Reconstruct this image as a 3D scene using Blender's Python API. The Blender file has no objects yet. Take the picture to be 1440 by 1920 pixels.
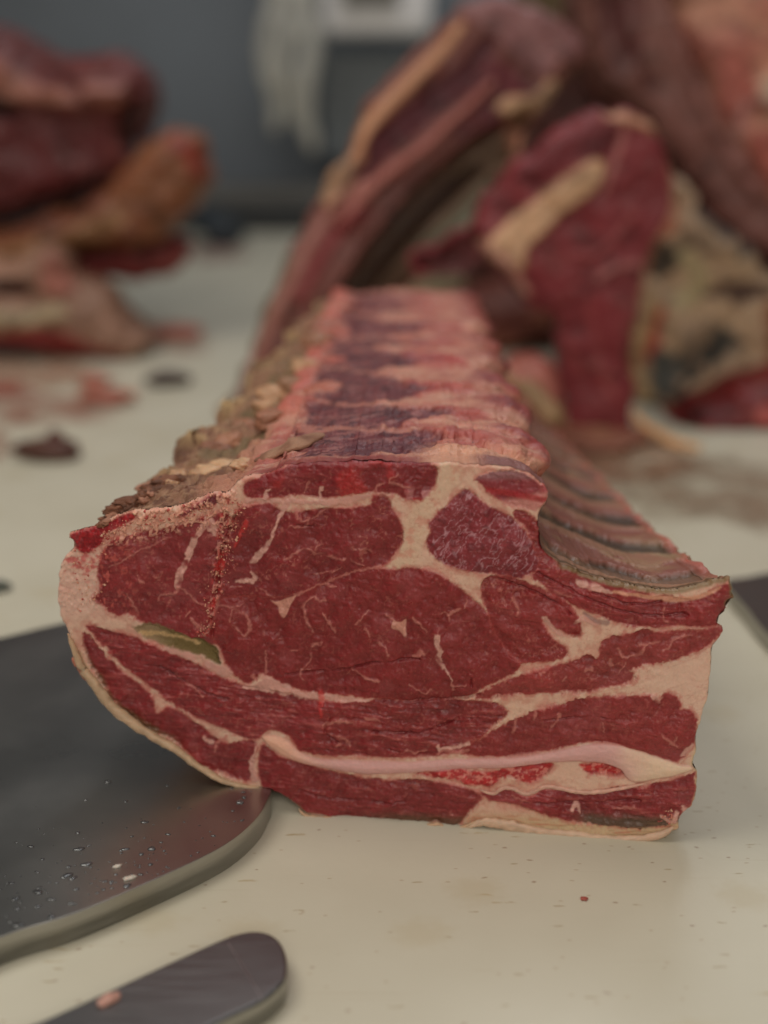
import bpy, math, random
import numpy as np

# ------------------------------------------------------------------ camera
S = bpy.context.scene
COL = S.collection
TH = math.radians(18.5); F = 2355.0; HC = 0.348
cam_d = bpy.data.cameras.new('camera'); cam = bpy.data.objects.new('camera', cam_d); COL.objects.link(cam)
cam.location = (0, 0, HC); cam.rotation_euler = (math.pi/2 - TH, 0, 0)
cam_d.sensor_fit = 'HORIZONTAL'; cam_d.sensor_width = 36; cam_d.lens = 36*F/1440
cam_d.clip_start = 0.02; cam_d.clip_end = 60
cam_d.dof.use_dof = True; cam_d.dof.focus_distance = 0.595; cam_d.dof.aperture_fstop = 3.5
cam_d.dof.aperture_blades = 0
S.camera = cam
# ------------------------------------------------------------------ light of the room
w = bpy.data.worlds.new('World'); S.world = w; w.use_nodes = True
w.node_tree.nodes['Background'].inputs['Color'].default_value = (1.0, 0.93, 0.84, 1)
w.node_tree.nodes['Background'].inputs['Strength'].default_value = 0.13

def area(name, loc, size, power, color, aim=(0, .6, .1)):
    l = bpy.data.lights.new(name, 'AREA'); l.shape = 'RECTANGLE'; l.size, l.size_y = size
    l.energy = power; l.color = color
    o = bpy.data.objects.new(name, l); COL.objects.link(o); o.location = loc
    d = np.array(aim, float)-np.array(loc, float)
    from mathutils import Vector
    o.rotation_euler = Vector(d).to_track_quat('-Z', 'Y').to_euler()
    return o
area('ceiling_or_fill_lamp', (-0.9, 0.55, 2.0), (1.1, 1.1), 18.5, (1.0, .93, .82))
area('ceiling_or_fill_lamp', (0.25, -1.5, 1.45), (1.6, 0.8), 25.0, (1.0, .93, .83), (0, .55, .05))  # added frontal fill below ceiling height, brightens the cut face
area('ceiling_or_fill_lamp', (0.4, 2.4, 2.5), (2.4, .8), 24.0, (.95, .97, 1.0), (0, 2.6, 0))
S.view_settings.view_transform = 'Standard'; S.view_settings.look = 'None'
S.view_settings.gamma = 1; S.view_settings.exposure = -0.09
S.cycles.use_denoising = True; S.cycles.max_bounces = 7; S.cycles.sample_clamp_indirect = 4

# ------------------------------------------------------------------ helpers
CT, ST = math.cos(TH), math.sin(TH)
def rays(px, py):
    a = (np.asarray(px, float)-720)/F; b = (960-np.asarray(py, float))/F
    return np.stack([a, CT+b*ST, -ST+b*CT], -1)
def on_plane(px, py, D0, yaw=0.0, lean=0.0):      # plane y = D0 + yaw*x + lean*z
    d = rays(px, py)
    t = (D0+lean*HC)/(d[..., 1]-yaw*d[..., 0]-lean*d[..., 2])
    return d*t[..., None]+np.array([0, 0, HC])
def on_table(px, py, z=0.0):
    d = rays(px, py); t = (z-HC)/d[..., 2]
    return d*t[..., None]+np.array([0, 0, HC])

def lin(r, g, b, k=1.0):
    v = np.array([r, g, b])/255.0
    v = np.where(v <= .04045, v/12.92, ((v+.055)/1.055)**2.4)*k
    return np.clip(v, 0, .85)

def hsh(ix, iy, iz, seed):
    h = (ix.astype(np.int64)*374761393+iy.astype(np.int64)*668265263+iz.astype(np.int64)*2147483647+seed*1274126177) & 0xffffffff
    h = ((h ^ (h >> 13))*1274126177) & 0xffffffff
    h = ((h ^ (h >> 16))*2246822519) & 0xffffffff
    return ((h ^ (h >> 15)) & 0xffffff)/float(0xffffff)
def vnoise(x, y, z=None, seed=0):
    x = np.asarray(x, float); y = np.asarray(y, float)
    two = z is None
    x0 = np.floor(x); y0 = np.floor(y); fx = x-x0; fy = y-y0
    fx = fx*fx*(3-2*fx); fy = fy*fy*(3-2*fy)
    if two:
        z0 = np.zeros_like(x0)
        a = hsh(x0, y0, z0, seed)*(1-fx)+hsh(x0+1, y0, z0, seed)*fx
        b = hsh(x0, y0+1, z0, seed)*(1-fx)+hsh(x0+1, y0+1, z0, seed)*fx
        return a*(1-fy)+b*fy
    z = np.asarray(z, float); z0 = np.floor(z); fz = z-z0; fz = fz*fz*(3-2*fz)
    r = []
    for k in (0, 1):
        a = hsh(x0, y0, z0+k, seed)*(1-fx)+hsh(x0+1, y0, z0+k, seed)*fx
        b = hsh(x0, y0+1, z0+k, seed)*(1-fx)+hsh(x0+1, y0+1, z0+k, seed)*fx
        r.append(a*(1-fy)+b*fy)
    return r[0]*(1-fz)+r[1]*fz
def fbm(x, y, z=None, oct=4, seed=0, gain=.5):
    s = 0; a = 1; t = 0
    for o in range(oct):
        k = 2.03**o
        s = s+a*vnoise(x*k+o*7.3, y*k-o*3.1, None if z is None else z*k+o*1.7, seed+o)
        t += a; a *= gain
    return s/t
def sst(a, b, x):
    t = np.clip((x-a)/(b-a), 0, 1); return t*t*(3-2*t)
def mix(A, B, m):
    m = np.asarray(m)
    return A*(1-m[..., None])+B*m[..., None]

def smooth_poly(pts, n=4, closed=True):
    p = np.array(pts, float); N = len(p); out = []
    for i in range(N if closed else N-1):
        if closed: a, b, c, d = p[(i-1) % N], p[i], p[(i+1) % N], p[(i+2) % N]
        else: a, b, c, d = p[max(i-1, 0)], p[i], p[i+1], p[min(i+2, N-1)]
        for k in range(n):
            t = k/n
            out.append(.5*((2*b)+(-a+c)*t+(2*a-5*b+4*c-d)*t*t+(-a+3*b-3*c+d)*t**3))
    if not closed: out.append(p[-1])
    return np.array(out)
def resample(p, step, closed=True):
    q = np.vstack([p, p[:1]]) if closed else p
    L = np.r_[0, np.cumsum(np.linalg.norm(np.diff(q, axis=0), axis=1))]
    n = max(4, int(L[-1]/step)); s = np.linspace(0, L[-1], n+1)
    r = np.stack([np.interp(s, L, q[:, 0]), np.interp(s, L, q[:, 1])], -1)
    return r[:-1] if closed else r

def seg_dist(X, Y, A, B, wA=None, wB=None, near=False):
    """distance of points to segments; with widths returns min(dist - width)"""
    best = np.full(X.shape, 1e9); nx = X.copy(); ny = Y.copy()
    for i in range(len(A)):
        ax, ay = A[i]; bx, by = B[i]; dx, dy = bx-ax, by-ay; L = dx*dx+dy*dy+1e-12
        t = np.clip(((X-ax)*dx+(Y-ay)*dy)/L, 0, 1)
        qx = ax+t*dx; qy = ay+t*dy
        d = np.sqrt((X-qx)**2+(Y-qy)**2)
        if wA is not None: d = d-(wA[i]*(1-t)+wB[i]*t)
        if near:
            m = d < best; nx[m] = qx[m]; ny[m] = qy[m]
        best = np.minimum(best, d)
    return (best, nx, ny) if near else best
def inside(X, Y, P):
    r = np.zeros(X.shape, bool); N = len(P)
    for i in range(N):
        x1, y1 = P[i]; x2, y2 = P[(i+1) % N]
        if y1 == y2: continue
        c = ((y1 > Y) != (y2 > Y)) & (X < (x2-x1)*(Y-y1)/(y2-y1)+x1)
        r ^= c
    return r
def poly_sdf(X, Y, P, pad=16, near=False):
    """signed distance, positive inside; evaluated only near the polygon's box"""
    out = np.full(X.shape, -pad*1.0)
    x0, y0 = P.min(0)-pad; x1, y1 = P.max(0)+pad
    m = (X > x0) & (X < x1) & (Y > y0) & (Y < y1)
    x = X[m]; y = Y[m]; A = P; B = np.roll(P, -1, 0)
    if near:
        d, nx, ny = seg_dist(x, y, A, B, near=True)
    else: d = seg_dist(x, y, A, B)
    out[m] = np.where(inside(x, y, P), d, -d)
    if near:
        NX = X.copy(); NY = Y.copy(); NX[m] = nx; NY[m] = ny
        return out, NX, NY
    return out
def stroke(X, Y, pts, w, soft=1.2, n=4):
    """mask of a line with varying half width"""
    p = smooth_poly(pts, n, False)
    ww = np.interp(np.linspace(0, 1, len(p)), np.linspace(0, 1, len(np.atleast_1d(w))), np.atleast_1d(w)) if np.size(w) > 1 else np.full(len(p), float(w))
    out = np.zeros(X.shape); pad = ww.max()+soft+2
    x0, y0 = p.min(0)-pad; x1, y1 = p.max(0)+pad
    m = (X > x0) & (X < x1) & (Y > y0) & (Y < y1)
    if m.any():
        d = seg_dist(X[m], Y[m], p[:-1], p[1:], ww[:-1], ww[1:])
        out[m] = 1-sst(-soft*.5, soft, d)
    return out

def empty(name, loc, label, cat, group=None):
    o = bpy.data.objects.new(name, None); COL.objects.link(o); o.location = loc; o.empty_display_size = .02
    o['label'] = label; o['category'] = cat
    if group: o['group'] = group
    bpy.context.view_layer.update()
    return o
def tag(o, label=None, cat=None, group=None, kind=None):
    if label: o['label'] = label
    if cat: o['category'] = cat
    if group: o['group'] = group
    if kind: o['kind'] = kind
    return o
def link_mesh(name, V, Fc, mat, parent=None, C=None, N=None, smooth=True, label=None):
    me = bpy.data.meshes.new(name)
    V = np.asarray(V, float)
    off = np.array(parent.location) if parent is not None and parent.parent is None else (np.array(parent.matrix_world.translation) if parent is not None else np.zeros(3))
    V = V-off
    Fc = np.asarray(Fc) if not isinstance(Fc, list) else Fc
    if isinstance(Fc, np.ndarray):
        me.vertices.add(len(V)); me.vertices.foreach_set('co', V.astype(np.float32).ravel())
        k = Fc.shape[1]; me.loops.add(Fc.size); me.loops.foreach_set('vertex_index', Fc.astype(np.int32).ravel())
        me.polygons.add(len(Fc)); me.polygons.foreach_set('loop_start', (np.arange(len(Fc))*k).astype(np.int32))
        me.update(calc_edges=True)
    else:
        me.from_pydata([tuple(v) for v in V], [], Fc); me.update()
    me.validate()
    if smooth: me.shade_smooth()
    if C is not None:
        a = me.color_attributes.new('Col', 'FLOAT_COLOR', 'POINT')
        c = np.ones((len(V), 4), np.float32); c[:, :C.shape[1]] = C
        a.data.foreach_set('color', c.ravel())
    if N is not None and len(me.vertices) == len(N):
        me.normals_split_custom_set_from_vertices([tuple(n) for n in N])
    me.materials.append(mat)
    o = bpy.data.objects.new(name, me); COL.objects.link(o)
    if parent is not None: o.parent = parent
    if label: o['label'] = label
    return o

def grid_normals(P, flip=1):
    du = np.gradient(P, axis=1); dv = np.gradient(P, axis=0)
    n = np.cross(du, dv)*flip
    return n/(np.linalg.norm(n, axis=-1, keepdims=True)+1e-12)
def emit(P, C, cells, lab, table, parent, flip=1, normals=None):
    """make one mesh object per label from the used cells of a grid"""
    H, W = P.shape[:2]; idx = np.arange(H*W).reshape(H, W)
    N = grid_normals(P, flip) if normals is None else normals
    Pf = P.reshape(-1, 3); Cf = C.reshape(-1, C.shape[-1]); Nf = N.reshape(-1, 3)
    made = {}
    for k, (name, mat, label) in table.items():
        m = cells & (lab == k)
        if m.sum() < 3: continue
        j, i = np.nonzero(m)
        q = np.stack([idx[j, i], idx[j, i+1], idx[j+1, i+1], idx[j+1, i]], -1)
        if flip < 0: q = q[:, ::-1]
        u, inv = np.unique(q, return_inverse=True)
        made[k] = link_mesh(name, Pf[u], inv.reshape(q.shape), mat, parent, Cf[u], Nf[u], True, label)
    return made

# ------------------------------------------------------------------ materials
def new_mat(name):
    m = bpy.data.materials.new(name); m.use_nodes = True
    nt = m.node_tree; b = nt.nodes['Principled BSDF']
    return m, nt, b
def flesh(name, rough=.42, sss=.15, bump=.35, scale=900, grain=.25, spec=.5, stretch=(1, 1, 1), coat=0.0):
    m, nt, b = new_mat(name); L = nt.links.new
    at = nt.nodes.new('ShaderNodeAttribute'); at.attribute_name = 'Col'
    tc = nt.nodes.new('ShaderNodeTexCoord'); mp = nt.nodes.new('ShaderNodeMapping'); mp.inputs['Scale'].default_value = stretch
    L(tc.outputs['Object'], mp.inputs['Vector'])
    n1 = nt.nodes.new('ShaderNodeTexNoise'); n1.inputs['Scale'].default_value = scale; n1.inputs['Detail'].default_value = 6; n1.inputs['Roughness'].default_value = .62
    L(mp.outputs['Vector'], n1.inputs['Vector'])
    n2 = nt.nodes.new('ShaderNodeTexNoise'); n2.inputs['Scale'].default_value = scale*.22; n2.inputs['Detail'].default_value = 5
    L(mp.outputs['Vector'], n2.inputs['Vector'])
    r = nt.nodes.new('ShaderNodeMapRange'); r.inputs['From Min'].default_value = .25; r.inputs['From Max'].default_value = .75
    r.inputs['To Min'].default_value = 1-grain; r.inputs['To Max'].default_value = 1+grain
    L(n1.outputs['Fac'], r.inputs['Value'])
    mx = nt.nodes.new('ShaderNodeMix'); mx.data_type = 'RGBA'; mx.blend_type = 'MULTIPLY'; mx.inputs['Factor'].default_value = 1
    L(at.outputs['Color'], mx.inputs[6]); L(r.outputs['Result'], mx.inputs[7]); L(mx.outputs[2], b.inputs['Base Color'])
    rr = nt.nodes.new('ShaderNodeMapRange'); rr.inputs['From Min'].default_value = .3; rr.inputs['From Max'].default_value = .7
    rr.inputs['To Min'].default_value = rough-.12; rr.inputs['To Max'].default_value = rough+.14
    L(n2.outputs['Fac'], rr.inputs['Value']); L(rr.outputs['Result'], b.inputs['Roughness'])
    add = nt.nodes.new('ShaderNodeMath'); add.operation = 'ADD'
    L(n1.outputs['Fac'], add.inputs[0]); L(n2.outputs['Fac'], add.inputs[1])
    bp = nt.nodes.new('ShaderNodeBump'); bp.inputs['Strength'].default_value = bump; bp.inputs['Distance'].default_value = .0012
    L(add.outputs[0], bp.inputs['Height']); L(bp.outputs['Normal'], b.inputs['Normal'])
    b.inputs['Specular IOR Level'].default_value = spec
    if sss > 0:
        b.inputs['Subsurface Weight'].default_value = sss
        b.inputs['Subsurface Radius'].default_value = (1, .35, .25); b.inputs['Subsurface Scale'].default_value = .003
    if coat: b.inputs['Coat Weight'].default_value = coat; b.inputs['Coat Roughness'].default_value = .18
    return m
M_MEAT = flesh('raw_meat', .38, .12, .38, 1000, .13, .45, (1, 1, 1), .08)
M_FIBRE = flesh('fibrous_meat', .38, .12, .38, 900, .13, .5, (.45, 1, 1.2), .08)
M_FAT = flesh('fat', .42, .25, .3, 600, .06, .4)
M_BONE = flesh('bone', .5, .08, .7, 1300, .18, .35)
M_TOP = flesh('spine_meat', .42, .14, .40, 700, .10, .4, (1, .7, 1), .04)
M_MEMB = flesh('membrane', .42, .1, .3, 500, .12, .4, (.4, 1.6, 1), .05)
M_FAR = flesh('far_meat', .48, .08, .6, 160, .2, .4, (1, 1, 1), .0)

def plain(name, col, rough=.5, metal=0, bump=0, scale=40, var=.0, stretch=(1, 1, 1)):
    m, nt, b = new_mat(name); L = nt.links.new
    tc = nt.nodes.new('ShaderNodeTexCoord'); mp = nt.nodes.new('ShaderNodeMapping'); mp.inputs['Scale'].default_value = stretch
    L(tc.outputs['Object'], mp.inputs['Vector'])
    n1 = nt.nodes.new('ShaderNodeTexNoise'); n1.inputs['Scale'].default_value = scale; n1.inputs['Detail'].default_value = 6
    L(mp.outputs['Vector'], n1.inputs['Vector'])
    cr = nt.nodes.new('ShaderNodeMapRange'); cr.inputs['From Min'].default_value = .3; cr.inputs['From Max'].default_value = .7
    cr.inputs['To Min'].default_value = 1-var; cr.inputs['To Max'].default_value = 1+var
    L(n1.outputs['Fac'], cr.inputs['Value'])
    mx = nt.nodes.new('ShaderNodeMix'); mx.data_type = 'RGBA'; mx.blend_type = 'MULTIPLY'; mx.inputs['Factor'].default_value = 1
    mx.inputs[6].default_value = (*col, 1); L(cr.outputs['Result'], mx.inputs[7]); L(mx.outputs[2], b.inputs['Base Color'])
    rr = nt.nodes.new('ShaderNodeMapRange'); rr.inputs['From Min'].default_value = .3; rr.inputs['From Max'].default_value = .7
    rr.inputs['To Min'].default_value = max(rough-.06, .02); rr.inputs['To Max'].default_value = rough+.08
    L(n1.outputs['Fac'], rr.inputs['Value']); L(rr.outputs['Result'], b.inputs['Roughness'])
    b.inputs['Metallic'].default_value = metal
    if bump:
        bp = nt.nodes.new('ShaderNodeBump'); bp.inputs['Strength'].default_value = bump; bp.inputs['Distance'].default_value = .001
        L(n1.outputs['Fac'], bp.inputs['Height']); L(bp.outputs['Normal'], b.inputs['Normal'])
    return m, nt, b

# ------------------------------------------------------------------ table
def board_material():
    m, nt, b = new_mat('white_board'); L = nt.links.new; N = nt.nodes.new
    g = N('ShaderNodeNewGeometry')
    base = N('ShaderNodeTexNoise'); base.inputs['Scale'].default_value = 7; base.inputs['Detail'].default_value = 5
    L(g.outputs['Position'], base.inputs['Vector'])
    cr = N('ShaderNodeValToRGB'); e = cr.color_ramp.elements
    e[0].position = .3; e[0].color = (.555, .520, .410, 1); e[1].position = .72; e[1].color = (.64, .61, .50, 1)
    L(base.outputs['Fac'], cr.inputs['Fac']); cur = cr.outputs['Color']
    def layer(cur, fac, col):
        x = N('ShaderNodeMix'); x.data_type = 'RGBA'; L(fac, x.inputs['Factor']); L(cur, x.inputs[6]); x.inputs[7].default_value = (*col, 1); return x.outputs[2]
    def mp(scale, rot=0):
        q = N('ShaderNodeMapping'); q.inputs['Scale'].default_value = scale; q.inputs['Rotation'].default_value = (0, 0, rot); L(g.outputs['Position'], q.inputs['Vector']); return q.outputs['Vector']
    def rng(v, a, b2, c, d):
        r = N('ShaderNodeMapRange'); r.interpolation_type = 'SMOOTHSTEP'
        r.inputs['From Min'].default_value = a; r.inputs['From Max'].default_value = b2; r.inputs['To Min'].default_value = c; r.inputs['To Max'].default_value = d
        L(v, r.inputs['Value']); return r.outputs['Result']
    # short worn cuts and specks: cells of a stretched voronoi, a few of them kept
    for sc, rot, thr, rad, col, amt in (((26, 110, 1), .12, .72, .09, (.34, .25, .12), .6), ((48, 80, 1), .8, .82, .08, (.26, .15, .08), .6),
                                        ((12, 85, 1), -.25, .78, .085, (.42, .32, .16), .55), ((16, 20, 1), .4, .62, .30, (.50, .42, .26), .30), ((90, 190, 1), .2, .90, .14, (.36, .24, .12), .45)):
        v = N('ShaderNodeTexVoronoi'); v.voronoi_dimensions = '2D'; v.inputs['Scale'].default_value = 1
        wn = N('ShaderNodeTexNoise'); wn.inputs['Scale'].default_value = 160
        L(g.outputs['Position'], wn.inputs['Vector'])
        vm = N('ShaderNodeVectorMath'); vm.operation = 'MULTIPLY_ADD'; L(wn.outputs['Color'], vm.inputs[0]); vm.inputs[1].default_value = (.25, .25, 0); L(mp(sc, rot), vm.inputs[2])
        L(vm.outputs[0], v.inputs['Vector'])
        sep = N('ShaderNodeSeparateColor'); L(v.outputs['Color'], sep.inputs['Color'])
        keep = rng(sep.outputs['Red'], thr, thr+.02, 0, 1); dot = rng(v.outputs['Distance'], rad*.25, rad, 1, 0)
        mu = N('ShaderNodeMath'); mu.operation = 'MULTIPLY'; L(keep, mu.inputs[0]); L(dot, mu.inputs[1])
        m2 = N('ShaderNodeMath'); m2.operation = 'MULTIPLY'; L(mu.outputs[0], m2.inputs[0]); m2.inputs[1].default_value = amt
        cur = layer(cur, m2.outputs[0], col)
    # long faint knife scratches
    for rot in (.35, -.5, 1.2):
        wv = N('ShaderNodeTexNoise'); wv.inputs['Scale'].default_value = 1; wv.inputs['Detail'].default_value = 2; L(mp((5, 420, 1), rot), wv.inputs['Vector'])
        cur = layer(cur, rng(wv.outputs['Fac'], .70, .76, 0, .35), (.46, .38, .26))
    L(cur, b.inputs['Base Color']); b.inputs['Roughness'].default_value = .36; b.inputs['Specular IOR Level'].default_value = .42
    b.inputs['Subsurface Weight'].default_value = 0.0
    bn = N('ShaderNodeTexNoise'); bn.inputs['Scale'].default_value = 220; bn.inputs['Detail'].default_value = 4; L(g.outputs['Position'], bn.inputs['Vector'])
    bp = N('ShaderNodeBump'); bp.inputs['Strength'].default_value = .12; bp.inputs['Distance'].default_value = .0008; L(bn.outputs['Fac'], bp.inputs['Height']); L(bp.outputs['Normal'], b.inputs['Normal'])
    return m
M_BOARD = board_material()
def box(name, x0, x1, y0, y1, z0, z1, mat, parent=None, bev=0.0, label=None, rot=None):
    import bmesh
    bm = bmesh.new()
    c = np.array([(x0+x1)/2, (y0+y1)/2, (z0+z1)/2])
    off = np.array(parent.matrix_world.translation) if parent else np.zeros(3)
    bmesh.ops.create_cube(bm, size=1)
    for v in bm.verts:
        v.co = (v.co.x*(x1-x0), v.co.y*(y1-y0), v.co.z*(z1-z0))
    if bev > 0: bmesh.ops.bevel(bm, geom=list(bm.edges)+list(bm.verts), offset=bev, segments=3, affect='EDGES', profile=.6)
    me = bpy.data.meshes.new(name); bm.to_mesh(me); bm.free(); me.materials.append(mat)
    if bev > 0: me.shade_smooth()
    o = bpy.data.objects.new(name, me); COL.objects.link(o); o.location = c-off
    if rot: o.rotation_euler = rot
    if parent: o.parent = parent
    if label: o['label'] = label
    return o
tag(box('table_top', -2.2, 2.2, -.2, 3.35, -.03, 0, M_BOARD, bev=.004), 'cream white butcher cutting surface with cut marks and specks', 'table', kind='structure')
M_WALL = plain('grey_wall', (.155, .176, .200), .55, 0, .1, 3, .12)[0]
tag(box('wall', -4, 4, 3.75, 3.9, -1.2, 3.2, M_WALL), kind='structure')
M_DARKBASE = plain('dark_gap', (.022, .020, .018), .6)[0]
tag(box('floor', -4, 4, -3, 3.75, -1.0, -.95, plain('floor_tile', (.07, .068, .06), .6)[0]), kind='structure')

# ------------------------------------------------------------------ the roast in front: cut face
OUT = [(130, 1000), (180, 987), (236, 962), (300, 955), (345, 945), (392, 927), (430, 922), (452, 900), (510, 884), (553, 871), (620, 867), (690, 864), (760, 868),
       (830, 868), (890, 872), (945, 876), (990, 890), (1018, 908), (1029, 924), (1024, 945), (1014, 965), (1012, 990), (1016, 1020), (1030, 1046), (1080, 1070),
       (1130, 1086), (1180, 1098), (1240, 1106), (1300, 1102), (1340, 1090), (1368, 1083), (1371, 1098), (1378, 1124), (1364, 1136), (1366, 1148), (1352, 1160), (1348, 1172), (1357, 1180), (1352, 1196),
       (1336, 1216), (1334, 1250), (1331, 1290), (1322, 1330), (1310, 1370), (1305, 1410), (1302, 1432), (1309, 1450), (1307, 1480), (1300, 1512), (1286, 1524), (1272, 1540), (1270, 1558), (1240, 1572),
       (1200, 1580), (1150, 1574), (1100, 1572), (1050, 1566), (1000, 1561), (950, 1557), (915, 1556), (885, 1549), (862, 1556), (838, 1558), (818, 1549), (800, 1551), (775, 1557), (745, 1550), (700, 1549), (650, 1545), (600, 1537),
       (572, 1528), (558, 1512), (530, 1495), (508, 1480), (480, 1480), (450, 1474), (430, 1472), (405, 1460), (385, 1452), (368, 1438), (340, 1420), (318, 1398), (280, 1378), (240, 1350), (208, 1322), (185, 1290), (166, 1268), (150, 1240),
       (134, 1210), (124, 1180), (112, 1155), (108, 1120), (109, 1080), (118, 1050), (134, 1035), (138, 1020)]
OUTS = resample(smooth_poly(OUT, 5), 2.2)
_t = np.arange(len(OUTS))*2.2; _n = np.roll(OUTS, -3, 0)-np.roll(OUTS, 3, 0); _n = np.stack([_n[:, 1], -_n[:, 0]], -1)/(np.linalg.norm(_n, axis=1, keepdims=True)+1e-9)
_j = (fbm(_t/16, _t*0, oct=3, seed=701)-.5)*7+(fbm(_t/5, _t*0+9, oct=2, seed=703)-.5)*2.4; _j *= sst(0, 20, _t)*sst(0, 20, _t[-1]-_t)
OUTS = OUTS+_n*_j[:, None]
FD0, FYAW = .551, -.13
def fpos(px, py): return on_plane(px, py, FD0, FYAW, 0)

R = {}
R['wedge'] = [(193, 1037), (220, 1012), (280, 1000), (330, 990), (380, 972), (412, 966), (437, 975), (440, 997), (420, 1047), (412, 1087), (405, 1140), (403, 1173), (404, 1207), (373, 1198), (313, 1177), (273, 1168), (240, 1150), (213, 1152), (190, 1133), (177, 1123), (190, 1107), (187, 1073)]
R['upper'] = [(449, 957), (475, 948), (508, 945), (522, 958), (545, 962), (607, 957), (665, 953), (697, 946), (701, 930), (723, 930), (733, 953), (745, 972), (753, 993), (750, 1017), (738, 1036), (728, 1052), (713, 1060), (683, 1072), (620, 1100), (553, 1140), (500, 1180), (430, 1190), (402, 1180), (398, 1140), (408, 1087), (416, 1047), (432, 1000)]
R['eye'] = [(400, 1135), (450, 1120), (520, 1125), (560, 1115), (620, 1091), (683, 1067), (727, 1069), (780, 1066), (823, 1076), (866, 1107), (892, 1130), (913, 1152), (928, 1168), (955, 1180), (985, 1205), (975, 1236), (969, 1253), (952, 1266), (909, 1284), (883, 1301), (850, 1310), (780, 1313), (710, 1308), (650, 1301), (590, 1298), (540, 1286), (510, 1270), (490, 1263), (480, 1270), (470, 1279), (460, 1280), (443, 1267), (427, 1250), (414, 1217), (402, 1196)]
R['lobe'] = [(905, 1094), (915, 1083), (931, 1080), (960, 1086), (995, 1098), (1030, 1112), (1056, 1128), (1074, 1145), (1083, 1162), (1088, 1184), (1079, 1192), (1055, 1182), (1036, 1168), (1020, 1158), (1014, 1168), (1022, 1180), (1036, 1200), (1052, 1212), (1061, 1220), (1057, 1231), (1030, 1236), (995, 1239), (974, 1238), (950, 1215), (925, 1180), (917, 1150), (905, 1120)]
R['strip_top'] = [(455, 913), (470, 900), (510, 884), (553, 868), (580, 864), (620, 860), (680, 858), (720, 860), (760, 862), (815, 872), (818, 900), (808, 922), (787, 938), (760, 936), (737, 925), (703, 922), (667, 925), (633, 932), (607, 937), (575, 930), (530, 932), (505, 936), (463, 932)]
R['marbled'] = [(866, 928), (880, 924), (909, 948), (952, 969), (972, 985), (990, 1010), (1010, 1040), (1020, 1060), (1000, 1074), (965, 1084), (945, 1078), (922, 1072), (885, 1068), (850, 1060), (823, 1047), (806, 1029), (801, 1012), (811, 999), (806, 982), (815, 968), (832, 956), (850, 938)]
R['rib_strip'] = [(1012, 985), (1018, 1025), (1030, 1050), (1060, 1064), (1107, 1080), (1146, 1093), (1211, 1113), (1250, 1122), (1297, 1128), (1320, 1118), (1350, 1102), (1370, 1100), (1376, 1124), (1362, 1137), (1363, 1148), (1348, 1160), (1344, 1174), (1297, 1173), (1254, 1172), (1202, 1173), (1160, 1166), (1120, 1152), (1085, 1136), (1050, 1120), (1021, 1096), (1000, 1080), (1015, 1060), (1000, 1020), (985, 990), (965, 965), (985, 965)]
R['wavy'] = [(1129, 1219), (1134, 1204), (1148, 1195), (1168, 1193), (1211, 1184), (1254, 1186), (1297, 1183), (1350, 1180), (1350, 1190), (1318, 1213), (1275, 1230), (1240, 1238), (1211, 1244), (1178, 1256), (1188, 1270), (1159, 1282), (1110, 1293), (1081, 1296), (1040, 1295), (995, 1298), (940, 1302), (895, 1308), (918, 1291), (955, 1276), (995, 1262), (1038, 1249), (1081, 1240), (1105, 1231), (1122, 1238)]
R['long_band'] = [(163, 1175), (190, 1182), (223, 1190), (255, 1199), (287, 1212), (330, 1233), (380, 1257), (430, 1278), (457, 1289), (487, 1291), (520, 1301), (570, 1311), (620, 1317), (703, 1314), (780, 1317), (853, 1316), (909, 1317), (940, 1325), (950, 1338), (932, 1352), (910, 1372), (888, 1390), (866, 1405), (823, 1416), (770, 1417), (720, 1419), (670, 1416), (620, 1413), (580, 1409), (563, 1403), (553, 1391), (537, 1375), (505, 1366), (480, 1384), (455, 1380), (430, 1368), (380, 1347), (345, 1330), (313, 1309), (285, 1288), (263, 1270), (237, 1248), (213, 1228), (185, 1200)]
R['lower_left'] = [(158, 1190), (180, 1213), (200, 1235), (223, 1256), (245, 1272), (262, 1286), (280, 1302), (288, 1318), (292, 1336), (303, 1338), (314, 1327), (328, 1330), (345, 1342), (363, 1356), (385, 1370), (400, 1384), (430, 1396), (455, 1392), (478, 1393), (474, 1423), (468, 1462), (452, 1460), (430, 1455), (400, 1444), (380, 1432), (355, 1412), (330, 1390), (302, 1376), (280, 1366), (255, 1348), (230, 1328), (210, 1302), (190, 1275), (176, 1252), (164, 1225)]
R['bottom_band'] = [(491, 1400), (505, 1408), (525, 1419), (555, 1428), (587, 1437), (650, 1456), (725, 1465), (792, 1465), (858, 1474), (885, 1482), (902, 1494), (888, 1510), (874, 1526), (856, 1546), (838, 1548), (817, 1538), (805, 1541), (790, 1546), (770, 1542), (740, 1539), (692, 1538), (655, 1532), (617, 1528), (585, 1520), (567, 1512), (548, 1499), (525, 1484), (496, 1474), (487, 1450)]
R['bottom_right'] = [(898, 1482), (920, 1486), (944, 1477), (965, 1480), (982, 1489), (1004, 1484), (1021, 1476), (1050, 1478), (1081, 1485), (1110, 1485), (1146, 1480), (1211, 1472), (1250, 1464), (1285, 1454), (1305, 1448), (1305, 1464), (1303, 1490), (1293, 1514), (1280, 1522), (1268, 1540), (1240, 1548), (1211, 1551), (1170, 1549), (1130, 1545), (1090, 1541), (1060, 1538), (1030, 1528), (1004, 1518), (960, 1506), (912, 1498)]
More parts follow.
